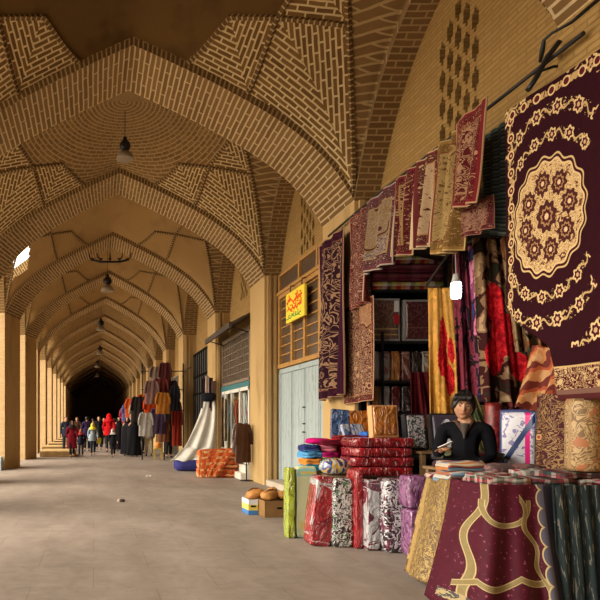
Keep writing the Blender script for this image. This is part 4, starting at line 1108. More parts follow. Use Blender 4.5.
# round duvet bag
mr = Mat('yellow_blue_swirl', .15, .5); mr.b.inputs['Coat Weight'].default_value = 1; n_ = mr.noise(3.2, 2, mr.obv(), dist=1.2, stretch=(2.4, 1, 1))
mr.color(mr.ramp(n_, [(.30, (.03, .04, .12)), (.42, (.06, .08, .22)), (.47, (.60, .38, .04)), (.52, (.55, .55, .52)), (.56, (.12, .28, .42)), (.62, (.04, .05, .10))], 'CONSTANT')); mr.bump(mr.noise(6, 4, dist=1), .6, .06)
b = MB(); puff(b, .185, .14, .105, .8, None, (36, 18), .02, 2); o = b.build('round_duvet_bag', mr.m); o.location = (2.97, 7.38, .905); o.rotation_euler = (0, 0, .1)
tag(o, 'plump round bag with yellow white and navy swirls on the rear table', 'duvet')
# red packed duvets stacked
redm = [plastic_mat('red_film_%d' % k, cs, 3.5) for k, cs in enumerate(([(.30, .008, .012), (.42, .01, .018), (.16, .005, .01)], [(.24, .008, .012), (.36, .01, .02), (.5, .42, .42)], [(.10, .006, .01), (.20, .01, .015)]))]
rl = ['crimson packed duvet, lowest of the stack above the standing row', 'crimson packed duvet, second from below in the stack above the standing row', 'crimson packed duvet with pale sheen, third from below in the stack', 'bright red packed duvet, topmost of the stack before the orange box']
for k in range(4):
    b = MB(); puff(b, .35+.02*(k % 2), .24, .058, .24, Matrix.Translation((0, 0, .056)), (44, 12), .012, k+50)
    o = b.build('packed_duvet', redm[k % 2]); o.location = (3.47+.02*(k == 3), 7.36+.01*k, .822+.116*k-.02); o.rotation_euler = (0, 0, [.03, -.05, .04, -.02][k]); tag(o, rl[k], 'duvet', 'packed red duvets in a stack')
# colourful fleece pile
fc = [('cyan', (.05, .42, .60)), ('lime green', (.25, .62, .05)), ('orange', (.70, .25, .04)), ('purple', (.28, .06, .36)), ('sky blue', (.10, .35, .65)), ('magenta', (.52, .01, .16)), ('navy', (.03, .04, .16)), ('pink', (.70, .18, .26))]
for k in range(8):
    c1, c2 = fc[k][1], fc[(k*3+2) % 8][1]
    mfx = stripe_mat('fleece_%d' % k, [c1, c1, c2, c1, c1], .9, 'v', .95)
    x = 2.86 if k % 2 == 0 else 3.07; z = .802+(k//2)*.088
    folded('fleece_blanket', (x, 7.88+.02*(k//2), z), (.215, .36, .084), mfx, '%s folded fleece, %s of the %s fleece pile' % (fc[k][0], ['lowest', 'second from below', 'third from below', 'topmost'][k//2], ['left', 'right'][k % 2]), 'blanket', 'fleece blankets on the rear table', [.1, -.06, .05, -.1][k//2], 2, 60+k)
heap = [('magenta', (2.98, 7.98, 1.156), (.30, .28, .085), (.50, .008, .14)), ('dark wine', (3.12, 7.80, 1.156), (.34, .20, .06), (.12, .008, .02)), ('scarlet', (3.42, 8.12, .802), (.40, .40, .17), (.50, .015, .02)), ('maroon', (3.36, 7.84, 1.222), (.40, .24, .05), (.16, .01, .015)),
        ('hot pink', (3.42, 8.10, .975), (.38, .36, .14), (.60, .02, .14)), ('red', (3.40, 8.12, 1.12), (.40, .34, .10), (.55, .015, .02)), ('royal blue', (3.70, 7.98, 1.22), (.26, .16, .10), (.04, .14, .50)), ('orange', (3.44, 8.12, 1.222), (.26, .16, .05), (.75, .18, .02))]
hl = ['magenta puffed bundle crowning the left fleece pile', 'dark wine bundle lying across the fleece piles', 'scarlet folded blanket at the foot of the pile under the denim pack', 'maroon folded blanket lying over the red packed duvets', 'hot pink folded blanket in the pile under the denim pack', 'red folded blanket high in the pile under the denim pack', 'royal blue folded cloth beside the orange and white box', 'small orange folded cloth on the red blanket']
for k, (nm, loc, size, c) in enumerate(heap):
    if nm in ('magenta',):
        b = MB(); puff(b, size[0]/2, size[1]/2, size[2]/2, .7, Matrix.Translation((0, 0, size[2]/2)), (28, 12), .02, k); o = b.build('fleece_bundle', plain('fleece_plain_%d' % k, c, .95, .2)); o.location = loc; tag(o, hl[k], 'blanket', 'loose bundles on the rear table')
    else: folded('folded_blanket', loc, size, plain('fleece_plain_%d' % k, c, .9, .25), hl[k], 'blanket', 'loose bundles on the rear table', .05*k-.15, 3 if size[2] > .08 else 2, 80+k)
# dark packages between the red stack and the vendor
for k, (x, y, z, w_, c) in enumerate(((3.93, 6.42, .962, .42, (.04, .02, .03)), (4.36, 6.50, .962, .36, (.05, .02, .015)), (3.93, 6.50, 1.045, .36, (.03, .025, .03)))):
    folded('folded_shawl', (x, y, z), (w_, .32, .078), floral_mat('dark_shawl_%d' % k, [c, tuple(q*2.5 for q in c), (.12, .02, .03)], 9, .5).m, ['dark folded shawl left on the middle table', 'dark brown folded shawl right on the middle table', 'black folded shawl lying on top at the middle table'][k], 'shawl', 'dark shawls on the middle table', .06*k, 2, 90+k)
# ------------------------------------------------------------------ people
def skin_mesh(chains, root=0, sub=1):
    """chains: list of lists of (x,y,z,r); a first point given as an int refers to a vertex already made"""
    me = bpy.data.meshes.new('tmp'); V = []; R = []; Ed = []
    for ch in chains:
        prev = None
        for q in ch:
            if isinstance(q, int): prev = q; continue
            V.append(q[:3]); R.append(q[3]); i = len(V)-1
            if prev is not None: Ed.append((prev, i))
            prev = i
    me.from_pydata(V, Ed, []); o = bpy.data.objects.new('tmp', me); COL.objects.link(o)
    md = o.modifiers.new('skin', 'SKIN'); md.use_smooth_shade = True
    if not me.skin_vertices:
        bpy.context.view_layer.objects.active = o
    sv = me.skin_vertices[0].data
    for k, r in enumerate(R): sv[k].radius = (r, r); sv[k].use_root = (k == root)
    s_ = o.modifiers.new('sub', 'SUBSURF'); s_.levels = sub; s_.render_levels = sub
    dg = bpy.context.evaluated_depsgraph_get(); dg.update()
    out = bpy.data.meshes.new_from_object(o.evaluated_get(dg)); bpy.data.objects.remove(o)
    return out
def remesh(bm, vox, smooth=3):
    me = bpy.data.meshes.new('tmp'); bm.to_mesh(me); bm.free(); o = bpy.data.objects.new('tmp', me); COL.objects.link(o)
    r = o.modifiers.new('r', 'REMESH'); r.mode = 'VOXEL'; r.voxel_size = vox; r.use_smooth_shade = True
    if smooth: q = o.modifiers.new('s', 'SMOOTH'); q.iterations = smooth; q.factor = .5
    dg = bpy.context.evaluated_depsgraph_get(); dg.update()
    out = bpy.data.meshes.new_from_object(o.evaluated_get(dg)); bpy.data.objects.remove(o)
    return out
def head_bm(bm, c, M=None, s=1.0):
    """a head facing -y; face features raised and sunk in the surface"""
    c = Vector(c); N1, N2 = 56, 44; rows = []
    def g(x, z, x0, z0, sx, sz): return math.exp(-((x-x0)/sx)**2-((z-z0)/sz)**2)
    for j in range(N2+1):
        b = PI*(j/N2-.5); row = []
        for i in range(N1):
            a = 2*PI*i/N1; d = Vector((math.cos(b)*math.sin(a), -math.cos(b)*math.cos(a), math.sin(b)))
            z = d.z*.118; w_ = .074*(1-.22*max(0, -d.z)**1.3); x = d.x*w_
            dy = .094 if d.y > 0 else .086
            y = d.y*dy*(1-.10*max(0, -d.z))
            if d.y < 0:
                y += -.026*g(x, z, 0, -.018, .011, .020)*1.0-.012*g(x, z, 0, .008, .009, .022)      # nose
                y += .011*(g(x, z, .030, .012, .016, .011)+g(x, z, -.030, .012, .016, .011))            # sockets
                y += -.006*g(x, z, 0, .034, .045, .010)                                                  # brow
                y += -.008*g(x, z, 0, -.052, .020, .009)+.004*g(x, z, 0, -.068, .018, .006)             # lips
                y += -.010*g(x, z, 0, -.092, .020, .014)                                                 # chin
                y += -.004*(g(x, z, .040, -.020, .018, .018)+g(x, z, -.040, -.020, .018, .018))         # cheeks
            v = Vector((x, y, z))*s
            if M is not None: v = M @ v
            row.append(bm.verts.new(c+v))
        rows.append(row)
    for j in range(N2):
        for i in range(N1):
            try: bm.faces.new((rows[j][i], rows[j][(i+1) % N1], rows[j+1][(i+1) % N1], rows[j+1][i]))
            except ValueError: pass
    for sx in (-1, 1):                                             # ears
        e = []
        for (yy, zz, rr) in ((.005, .022, .016), (.010, .004, .014), (.006, -.014, .011)):
            m_ = Matrix.Translation(c+(M @ Vector((sx*.074*s, yy*s, zz*s)) if M is not None else Vector((sx*.074*s, yy*s, zz*s)))) @ Matrix.Diagonal((.5, 1, 1, 1))
            bmesh.ops.create_icosphere(bm, subdivisions=2, radius=rr*s, matrix=m_)
def hand_chains(w, d, up, s=1.0, curl=.35, thumb=1):
    """finger chains rooted in the palm; w wrist, d direction of the hand, up the back-of-hand normal"""
    w, d, up = Vector(w), Vector(d).normalized(), Vector(up).normalized(); side = d.cross(up).normalized()*thumb
    palm = w+d*.085*s; out = []
    for k, L in enumerate((.070, .080, .074, .058)):
        a = palm+side*(.030-.020*k)*s; c_ = []
        p = w+d*.05*s+side*(.018-.012*k)*s; c_.append((*p, .012*s)); c_.append((*a, .0095*s)); dd = d.copy(); p = a
        for q in range(3):
            dd = (dd-up*curl*(.6+.4*q)).normalized(); p = p+dd*L*s*(.42, .32, .26)[q]; c_.append((*p, (.0088, .008, .0066)[q]*s))
        out.append(c_)
    p = w+d*.025*s+side*.018*s; c_ = [(*p, .014*s)]; dd = (d*.55+side*.8-up*.25).normalized()
    for q, L in enumerate((.038, .030, .024)):
        p = p+dd*L*s; dd = (dd+d*.25-up*.1).normalized(); c_.append((*p, (.0115, .0095, .0075)[q]*s))
    out.append(c_); return out
def body_mesh(arms, legs, head=True, headM=None, headc=(0, -.01, 1.585), vox=.009, fingers=True, curl=.35):
    core = [[(0, 0, .93, .115), (0, .0, 1.03, .11), (0, .005, 1.15, .115), (0, .01, 1.28, .125), (0, .015, 1.38, .115), (0, .01, 1.46, .055), (0, 0, 1.53, .052), (0, -.005, 1.57, .055)]]
    ch = list(core)
    for sx, (el, wr, hd, up) in zip((-1, 1), arms):
        ch.append([4, (sx*.11, .015, 1.40, .075), (sx*.175, .01, 1.395, .062), (*el, .042), (*((Vector(el)+Vector(wr))/2), .036), (*wr, .026)])
    for sx, (kn, an, to) in zip((-1, 1), legs):
        ch.append([0, (sx*.085, 0, .87, .098), (*((Vector((sx*.09, 0, .87))+Vector(kn))/2), .078), (*kn, .055), (*((Vector(kn)+Vector(an))/2), .052), (*an, .036), (*to, .030)])
    a = skin_mesh(ch)
    bm = bmesh.new(); bm.from_mesh(a)
    for sx, (el, wr, hd, up) in zip((-1, 1), arms):
        W_ = Vector(wr); d = Vector(hd).normalized()
        pm = skin_mesh([[(*(W_-d*.02), .026), (*(W_+d*.03), .030), (*(W_+d*.075), .028)]]); bm.from_mesh(pm)
        if fingers:
            for c_ in hand_chains(wr, hd, up, 1.0, curl, -sx): bm.from_mesh(skin_mesh([c_]))
    if head: head_bm(bm, headc, headM)
    return remesh(bm, vox, 2)
def mesh_obj(name, me, mat, parent=None):
    me = me.copy() if me.users else me
    me.materials.clear(); me.materials.append(mat); o = bpy.data.objects.new(name, me); COL.objects.link(o); o.parent = parent
    for p in me.polygons: p.use_smooth = True
    return o
m_skin = Mat('skin', .5, .4); m_skin.color(m_skin.mix(m_skin.noise(9, 3), (.42, .22, .12), (.34, .16, .085))); m_skin.b.inputs['Subsurface Weight'].default_value = .05; m_skin = m_skin.m
m_hair = Mat('black_hair', .5, .4); m_hair.color((.010, .007, .006)); m_hair.bump(m_hair.noise(60, 3, stretch=(1, 1, .2)), .6, .01); m_hair = m_hair.m
stand_arms = [((-.235, .03, 1.12), (-.235, -.05, .87), (0, -.15, -1), (-1, 0, 0)), ((.235, .03, 1.12), (.235, -.05, .87), (0, -.15, -1), (1, 0, 0))]
walk_arms = [((-.235, .10, 1.13), (-.225, .06, .89), (0, -.1, -1), (-1, 0, 0)), ((.235, -.06, 1.13), (.23, -.20, .92), (0, -.5, -1), (1, 0, 0))]
stand_legs = [((-.10, -.015, .49), (-.105, .01, .08), (-.115, -.14, .03)), ((.10, -.015, .49), (.105, .01, .08), (.115, -.14, .03))]
walk_legs = [((-.09, -.14, .50), (-.09, -.16, .09), (-.095, -.32, .035)), ((.09, .02, .48), (.095, .22, .13), (.095, .10, .035))]
bodies = {'stand': body_mesh(stand_arms, stand_legs, vox=.011), 'walk': body_mesh(walk_arms, walk_legs, vox=.011)}
poses = {'stand': (stand_arms, stand_legs), 'walk': (walk_arms, walk_legs)}
def coat_mesh(pose, long=.75, thick=1.22, vox=.02):
    arms, legs = poses[pose] if isinstance(pose, str) else pose
    ch = [[(0, 0, .93, .115*thick), (0, .005, 1.15, .118*thick), (0, .012, 1.30, .132*thick), (0, .015, 1.40, .11*thick), (0, .01, 1.455, .07)]]
    for sx, (el, wr, hd, up) in zip((-1, 1), arms):
        w_ = Vector(el).lerp(Vector(wr), .93)
        ch.append([3, (sx*.12, .015, 1.405, .08*thick), (sx*.18, .01, 1.395, .068*thick), (*el, .052*thick), (*w_, .040*thick)])
    bm = bmesh.new(); bm.from_mesh(skin_mesh(ch))
    # skirt of the coat
    rows = []; n = 28
    for q in range(9):
        z = 1.12-(1.12-long)*q/8; r = .165+.05*q/8; rows.append([bm.verts.new((r*1.12*math.cos(2*PI*k/n), r*.86*math.sin(2*PI*k/n)+.005, z)) for k in range(n)])
    for a, b in zip(rows, rows[1:]):
        for k in range(n): bm.faces.new((a[k], a[(k+1) % n], b[(k+1) % n], b[k]))
    bm.faces.new(rows[0]); bm.faces.new(rows[-1][::-1])
    return remesh(bm, vox, 2)
def trouser_mesh(pose):
    arms, legs = poses[pose]
    ch = [[(0, 0, .98, .125), (0, 0, .90, .125)]]
    for sx, (kn, an, to) in zip((-1, 1), legs):
        ch.append([1, (sx*.088, 0, .85, .112), (*kn, .078), (*(Vector(kn).lerp(Vector(an), .92)), .062)])
    return skin_mesh(ch)
def shoe_mesh(pose, sx):
    kn, an, to = poses[pose][1][0 if sx < 0 else 1]; an, to = Vector(an), Vector(to)
    return skin_mesh([[(*(an+Vector((0, .02, -.03))), .044), (*(an.lerp(to, .5)-Vector((0, 0, .01))), .042), (*to, .036)]])
coats = {('stand', .75): coat_mesh('stand'), ('walk', .75): coat_mesh('walk'), ('stand', .45): coat_mesh('stand', .42), ('walk', .45): coat_mesh('walk', .42)}
trs = {k: trouser_mesh(k) for k in poses}; shs = {(k, s): shoe_mesh(k, s) for k in poses for s in (-1, 1)}
def person(x, Y, h, rz, pose, label, coat=None, trouser=(.015, .015, .02), longc=.75, scarf=None, chador=None, hair=True, bag=None, skinm=m_skin):
    """figure of height h standing at x,Y; rz=0 faces the camera"""
    t = thing('person', (x, Y, 0), label, 'person', 'people in the corridor', rz); s = h/1.70; t.scale = (s, s, s)
    mesh_obj('body', bodies[pose], skinm, t)
    nm = label[:18].replace(' ', '_')
    if chador is None:
        mesh_obj('coat', coats[pose, longc], plain('coat_'+nm, tuple(q*.7 for q in coat), .85, .25), t); mesh_obj('trousers', trs[pose], plain('trousers_'+nm, trouser, .85), t)
    for sx in (-1, 1): mesh_obj('shoe', shs[pose, sx], m_black, t)
    if chador is not None:
        b = MB()
        def fn(p, q):
            a = 2*PI*p; z = 1.715-1.66*q
            if q < .10: r = .125*math.sin(PI/2*q/.10)**.7
            elif q < .16: r = .125+.01*(q-.10)/.06
            else: r = .135+.125*smoothstep(.16, .30, q)+.07*(q-.3 if q > .3 else 0)
            fl = 1+.05*math.sin(7*a+3*q)*q*1.4
            return Vector((r*fl*1.05*math.sin(a), r*fl*.86*-math.cos(a)+.02, z))
        b.grid(fn, 40, 40, closeu=True)
        for f in [f for f in b.bm.faces if all(v.co.y < -.045 and abs(v.co.x) < .062 and 1.50 < v.co.z < 1.665 for v in f.verts)]: b.bm.faces.remove(f)
        b.build('chador', plain('chador_'+nm, chador, .9), t)
    elif scarf is not None:
        b = MB()
        def fn(p, q):
            a = 2*PI*p; z = 1.715-.36*q
            r = .115*math.sin(PI/2*min(1, q/.35))**.7 if q < .4 else .115+.10*smoothstep(.5, 1, q)
            return Vector((r*math.sin(a), r*.98*-math.cos(a)+.012, z))
        b.grid(fn, 28, 20, closeu=True)
        for f in [f for f in b.bm.faces if all(v.co.y < -.04 and abs(v.co.x) < .06 and 1.49 < v.co.z < 1.65 for v in f.verts)]: b.bm.faces.remove(f)
        b.build('headscarf', plain('scarf_'+nm, scarf, .85), t)
    elif hair:
        b = MB(); b.ball((0, .012, 1.615), .088, 20, .98, 1.12, 1.08)
        for v in b.bm.verts:
            if v.co.y < -.03 and v.co.z < 1.655: v.co.y = -.03+.3*(v.co.y+.03)*0
        b.build('hair', m_hair, t)
    if bag:
        c, side = bag; b = MB(); puff(b, .13, .07, .17, .5, Matrix.Translation((side*.02, .19 if side == 0 else .02, 1.22) if side == 0 else (side*.30, -.02, .78)), (20, 12)); b.build('bag', plain('bag_'+nm, c, .7), t)
        b = MB(); b.tube([(side*.30, -.02, .92), (side*.27, -.02, 1.0), (side*.20, .01, 1.42)] if side else [(-.12, .14, 1.05), (-.15, .0, 1.47), (-.12, .14, 1.36)], .012, 6); b.build('bag_strap', m_black, t)
    return t
def px(x, Y): return (x-CX)*Y/F
P_ = [
    (px(113, 24.9), 24.9, 1.18, 0.1, 'walk', 'small child in a black coat and white scarf walking ahead of the crowd', dict(coat=(.015, .015, .02), scarf=(.42, .40, .38), trouser=(.02, .02, .02))),
    (px(134, 25.4), 25.4, 1.70, .15, 'stand', 'woman in a black chador walking nearest the hanging goods', dict(chador=(.010, .010, .012))),
    (px(127.5, 26.2), 26.2, 1.66, -.2, 'walk', 'woman in a black chador, left of the pair in black', dict(chador=(.013, .012, .015))),
    (px(93, 26.0), 26.0, 1.42, .1, 'walk', 'boy in a yellow hood and pale blue jacket with a yellow bag', dict(coat=(.35, .42, .48), scarf=(.62, .52, .04), trouser=(.02, .025, .04), bag=((.62, .60, .05), 1))),
    (px(81, 25.3), 25.3, 1.15, .0, 'stand', 'small child in a dark navy coat with a red scarf', dict(coat=(.03, .035, .07), scarf=(.40, .05, .05), trouser=(.06, .05, .05))),
    (px(72, 24.6), 24.6, 1.50, .2, 'walk', 'woman in a long wine red coat at the left of the crowd', dict(coat=(.28, .015, .03), scarf=(.03, .02, .03), longc=.45)),
    (px(66, 28.0), 28.0, 1.70, .3, 'stand', 'person in dark blue clothes standing by the stone ledge', dict(coat=(.025, .03, .05), trouser=(.02, .02, .03))),
    (px(109, 28.5), 28.5, 1.86, PI, 'walk', 'person in a bright red coat walking away in the middle', dict(coat=(.60, .01, .015), scarf=(.55, .01, .015), trouser=(.02, .02, .02))),
    (px(87, 29.5), 29.5, 1.72, PI, 'walk', 'person in a dark purple coat walking away behind the hooded boy', dict(coat=(.05, .03, .09), trouser=(.02, .02, .02))),
    (px(99, 31.5), 31.5, 1.75, 0, 'stand', 'distant person in black between the yellow hood and the red coat', dict(coat=(.015, .015, .018))),
    (px(119, 30.5), 30.5, 1.70, 0, 'walk', 'distant woman in black just left of the black chadors', dict(chador=(.012, .010, .012))),
    (px(104, 35), 35.0, 1.70, 0, 'walk', 'far person in a grey coat in the middle of the corridor', dict(coat=(.10, .09, .09))),
    (px(77, 33), 33.0, 1.72, 0, 'walk', 'far person in a brown jacket near the left piers', dict(coat=(.08, .04, .025))),
    (px(114, 40), 40.0, 1.70, PI, 'walk', 'farthest visible walker in dark clothes right of the red coat', dict(coat=(.03, .03, .035))),
    (px(93, 42), 42.0, 1.70, PI, 'stand', 'farthest visible walker in dark clothes left of the red coat', dict(coat=(.04, .03, .03))),
    (px(168.5, 24.4), 24.4, 1.78, .6, 'stand', 'man in a dark suit standing against the hanging clothes', dict(coat=(.018, .018, .022), trouser=(.015, .015, .02))),
    (px(149, 25.6), 25.6, 1.72, PI, 'stand', 'person in light beige trousers browsing under the hanging clothes', dict(coat=(.30, .24, .18), trouser=(.42, .33, .20))),
    (px(141, 27.6), 27.6, 1.70, PI*.8, 'stand', 'shopper in a dark green coat behind the beige trousers', dict(coat=(.04, .055, .04))),
]
for x, Y, h, rz, pose, lb, kw in P_: person(x, Y, h, rz, pose, lb, **kw)

# ------------------------------------------------------------------ the vendor behind the table
VX, VY = 3.58, 5.78
v_arms = [((-.225, -.07, 1.14), (-.17, -.33, 1.19), (.30, -.80, .22), (.0, -.2, 1)), ((.215, .03, 1.12), (.12, -.20, 1.06), (-.8, -.45, .05), (0, -.3, 1))]
poses['vendor'] = (v_arms, stand_legs)
Mh = Matrix.Rotation(.08, 3, 'Z') @ Matrix.Rotation(.10, 3, 'X') @ Matrix.Rotation(.06, 3, 'Y')
hc = Vector((-.01, -.03, 1.60)); S_ = 1.12
bm_ = body_mesh(v_arms, stand_legs, head=False, vox=.007, curl=.42)
b0 = bmesh.new(); b0.from_mesh(bm_); head_bm(b0, hc, Mh, S_)
vendor = thing('person', (VX, VY, 0), 'young vendor with thick black hair and black jacket behind the stall, holding a phone', 'person', None, -.60)
vb = mesh_obj('body', remesh(b0, .0055, 1), m_skin, vendor)
mesh_obj('jacket', coat_mesh('vendor', .80, 1.08, .012), plain('black_jacket', (.006, .006, .008), .85, .3), vendor)
mesh_obj('trousers', trs['stand'], plain('vendor_trousers', (.02, .02, .03), .8), vendor)
for sx in (-1, 1): mesh_obj('shoe', shs['stand', sx], m_black, vendor)
HM = Matrix.Translation(hc) @ Mh.to_4x4() @ Matrix.Diagonal((S_, S_, S_, 1))
b = MB()                                                        # thick mop of hair
def hairf(p, q):
    a = 2*PI*p; e = PI*(.5-q*.98)
    d = Vector((math.cos(e)*math.sin(a), -math.cos(e)*math.cos(a), math.sin(e)))
    frontness = max(0, -d.y)
    r = Vector((.090, .110, .135)); k = 1+.035*math.sin(11*a+4*e)+.03*math.sin(23*a)*math.cos(5*e)
    P = Vector((d.x*r.x*k, d.y*r.y*k+.006, d.z*r.z*k+.004))
    lim = .056-.075*smoothstep(.45, .95, abs(d.x)) if d.y < -.05 else -.030-.06*smoothstep(-.05, .5, d.y)        # hairline
    if P.z < lim:
        t_ = min(1, (lim-P.z)/.03); P.z = lim-.004*t_; P = Vector((P.x*(1-.35*t_), P.y*(1-.35*t_), P.z))
    return HM @ P
b.grid(hairf, 72, 30, closeu=True)
for sx in (-1, 0, 1):
    for k in range(4):
        x0 = -.055+.032*k+.008*sx; b.tube([HM @ Vector((x0, -.085, .105)), HM @ Vector((x0-.006, -.104, .080)), HM @ Vector((x0-.016, -.100, .052-.006*(k % 2)))], [.016, .013, .003], 6)
b.build('hair', m_hair, vendor)
m_eye = plain('eye_white', (.55, .52, .48), .2, .05); m_iris = plain('eye_dark', (.012, .008, .006), .15, .1); m_lip = plain('lips', (.34, .12, .09), .5, .1)
for sx in (-1, 1):
    b = MB(); b.ball((0, 0, 0), .0125, 14, 1.15, .8, .62, M=Mh.to_4x4()); e = b.build('eye', m_eye, vendor); e.location = HM @ Vector((sx*.030, -.0705, .012))
    b = MB(); b.ball((0, 0, 0), .0068, 12, 1, .6, 1, M=Mh.to_4x4()); i_ = b.build('iris', m_iris, e); i_.location = Mh @ Vector((0, -.0085, 0))
    b = MB(); b.tube([HM @ Vector((sx*.013, -.088, .030)), HM @ Vector((sx*.030, -.0865, .037)), HM @ Vector((sx*.048, -.074, .031))], [.004, .0048, .002], 6); b.build('eyebrow', m_hair, vendor)
b = MB(); b.tube([HM @ Vector((-.022, -.079, -.052)), HM @ Vector((-.008, -.089, -.050)), HM @ Vector((.008, -.089, -.050)), HM @ Vector((.022, -.079, -.052))], [.002, .0055, .0055, .002], 8); b.build('lips', m_lip, vendor)
b = MB(); b.tube([(-.075, -.045, 1.465), (-.03, -.090, 1.40), (0, -.105, 1.33)], [.016, .018, .012], 8); b.tube([(.075, -.045, 1.465), (.03, -.090, 1.40), (0, -.105, 1.33)], [.016, .018, .012], 8)
b.build('shirt_collar', plain('brown_grey_collar', (.07, .04, .03), .8), vendor)
b = MB(); b.grid(lambda p, q: Vector(((p-.5)*.075*(1-q*.8), -.112-.015*math.sin(PI*p)-.018*q, 1.44-.15*q)), 8, 8); o = b.build('shirt', plain('grey_brown_shirt', (.07, .055, .05), .8), vendor); o.modifiers.new('t', 'SOLIDIFY').thickness = .006
# phone in his right hand
Rv = Matrix.Rotation(-.60, 4, 'Z')
hp = Matrix.Translation((VX, VY, 0)) @ Rv @ (Vector(v_arms[0][1])+Vector((.035, -.085, .050)))
b = MB(); b.box(-.034, .034, -.065, .065, -.004, .004, bev=.003); o = b.build('phone', plain('white_phone', (.70, .70, .70), .3, .05)); o.location = hp; o.rotation_euler = (-.5, .2, .9)
tag(o, 'small white phone held in the vendor hand over the goods', 'phone')
# ------------------------------------------------------------------ goods along the right side, further off
# cardboard boxes with leather pouches by the plank doors
m_card = plain('brown_cardboard', (.24, .13, .05), .8, .25); m_leather = plain('tan_leather', (.42, .19, .05), .45, .3, 5)
def carton(x, y, w_, d_, h_, rz, mat, label, flap=True):
    t = thing('carton', (x, y, 0), label, 'box', 'cartons by the plank doors', rz)
    b = MB(); T = .008
    b.box(-w_/2, w_/2, -d_/2, -d_/2+T, 0, h_); b.box(-w_/2, w_/2, d_/2-T, d_/2, 0, h_); b.box(-w_/2, -w_/2+T, -d_/2, d_/2, 0, h_); b.box(w_/2-T, w_/2, -d_/2, d_/2, 0, h_); b.box(-w_/2, w_/2, -d_/2, d_/2, 0, T)
    b.build('carton_body', mat, t)
    b = MB(); b.box(-.04, .04, -d_/2-.004, -d_/2+.002, h_*.5, h_*.62); b.build('hand_hole', m_dark, t)
    return t
carton(2.82, 9.30, .46, .34, .25, .08, m_card, 'brown open carton heaped with tan leather pouches by the doorstep')
mb_ = Mat('blue_white_carton', .5, .3); u, v, w_ = mb_.uv('Object'); mb_.color(mb_.mix(w_.gt(.16), mb_.mix(w_.gt(.07), (.05, .18, .42), (.60, .50, .10)), (.60, .62, .62)))
carton(2.49, 9.55, .15, .36, .24, .05, mb_.m, 'small blue white and yellow carton left of the brown one')
for k, (x, y, z, s, lb) in enumerate(((2.56, 9.50, .315, .15, 'tan leather pouch slumped over the blue and white carton'), (2.72, 9.26, .32, .15, 'largest tan leather pouch on top of the brown carton'), (2.93, 9.30, .31, .13, 'brown leather pouch at the right end of the brown carton'), (2.80, 9.40, .36, .11, 'leather pouch lying behind on the brown carton heap'))):
    t = thing('leather_pouch', (x, y, z), lb, 'pouch', 'leather pouches in the cartons', k*.5)
    b = MB(); puff(b, s, s*.75, s*.55, .85, Matrix.Rotation(.25*(k-1), 4, 'Y'), (28, 14), .03, k); b.build('pouch_body', m_leather, t)
    b = MB(); b.tube([(-s*.8, -.02, s*.30), (-s*.3, -.03, s*.62), (s*.3, -.02, s*.60), (s*.8, -.01, s*.28)], .010, 6); b.build('seam', plain('dark_leather', (.10, .04, .015), .5), t)

# orange quilt pile beside the white steps
mq = Mat('orange_check_quilt', .8, .2); u, v, _ = mq.uv(); a = ((u*26).sin().gt(.1)); b_ = ((v*30).sin().gt(.2)); nn = mq.noise(7, 2, mq.vec(u, v))
mq.color(mq.mix(b_, mq.mix(a, (.45, .06, .015), (.56, .15, .03)), mq.mix(nn.gt(.5), (.62, .34, .14), (.45, .06, .02)))); pile(mq)
X0 = 3.26
for k in range(3):
    folded('folded_quilt', (X0+.02*k, 15.9, .002+.235*k), (.98, .62, .225), mq.m, ['orange patterned quilt, lowest of the pile beside the white steps', 'orange patterned quilt, middle of the pile beside the white steps', 'orange patterned quilt, topmost of the pile beside the white steps'][k], 'quilt', 'orange quilts piled on the floor', .04*k-.03, 2, 120+k)
o = cloth('quilt_cover', (2.74, 15.52, .745), (3.70, 15.54, .78), (2.70, 15.44, .03), (3.16, 15.46, .03), mq.m, .012, 3, seed=121, uvs=(1, 1))
tag(o, 'orange quilt hanging over the front of the quilt pile', 'quilt')
# white sheet over a blue base at the foot of the pier
m_sheet = plain('white_sheet', (.62, .60, .54), .85, .12); m_blue = plain('violet_blue_cloth', (.035, .035, .14), .85, .3)
bb = MB(); puff(bb, .55, .40, .16, .4, Matrix.Translation((0, 0, .16)), (36, 12), .012, 4); o = bb.build('cloth_bale', m_blue); o.location = (2.98, 18.0, 0); tag(o, 'violet blue cloth bale on the floor under the white sheet', 'bale')
mb2 = MB()
def shf(p, q):
    # falls from the pier, then spreads over the bale
    if q < .62: s_ = q/.62; c = Vector((3.52-.30*s_**1.6, 18.22-.10*s_, 2.10-1.42*s_)); w_ = .17+.30*s_
    else: s_ = (q-.62)/.38; c = Vector((3.22-.34*s_, 18.12-.42*s_, .68-.36*s_+.03*math.sin(6*s_))); w_ = .47+.14*s_
    return c+Vector(((p-.5)*2*w_, -.05*math.sin(5*PI*p+q*3)*(.4+q)+.03*math.cos(11*p), -.04*math.cos(PI*(p-.5))*0+.03*math.sin(4*PI*p)*q))
mb2.grid(shf, 44, 50); o = mb2.build('white_sheet', m_sheet, recalc=False); md = o.modifiers.new('t', 'SOLIDIFY'); md.thickness = .014; md.offset = 0
tag(o, 'long white sheet draped down the pier onto the blue bale', 'sheet')
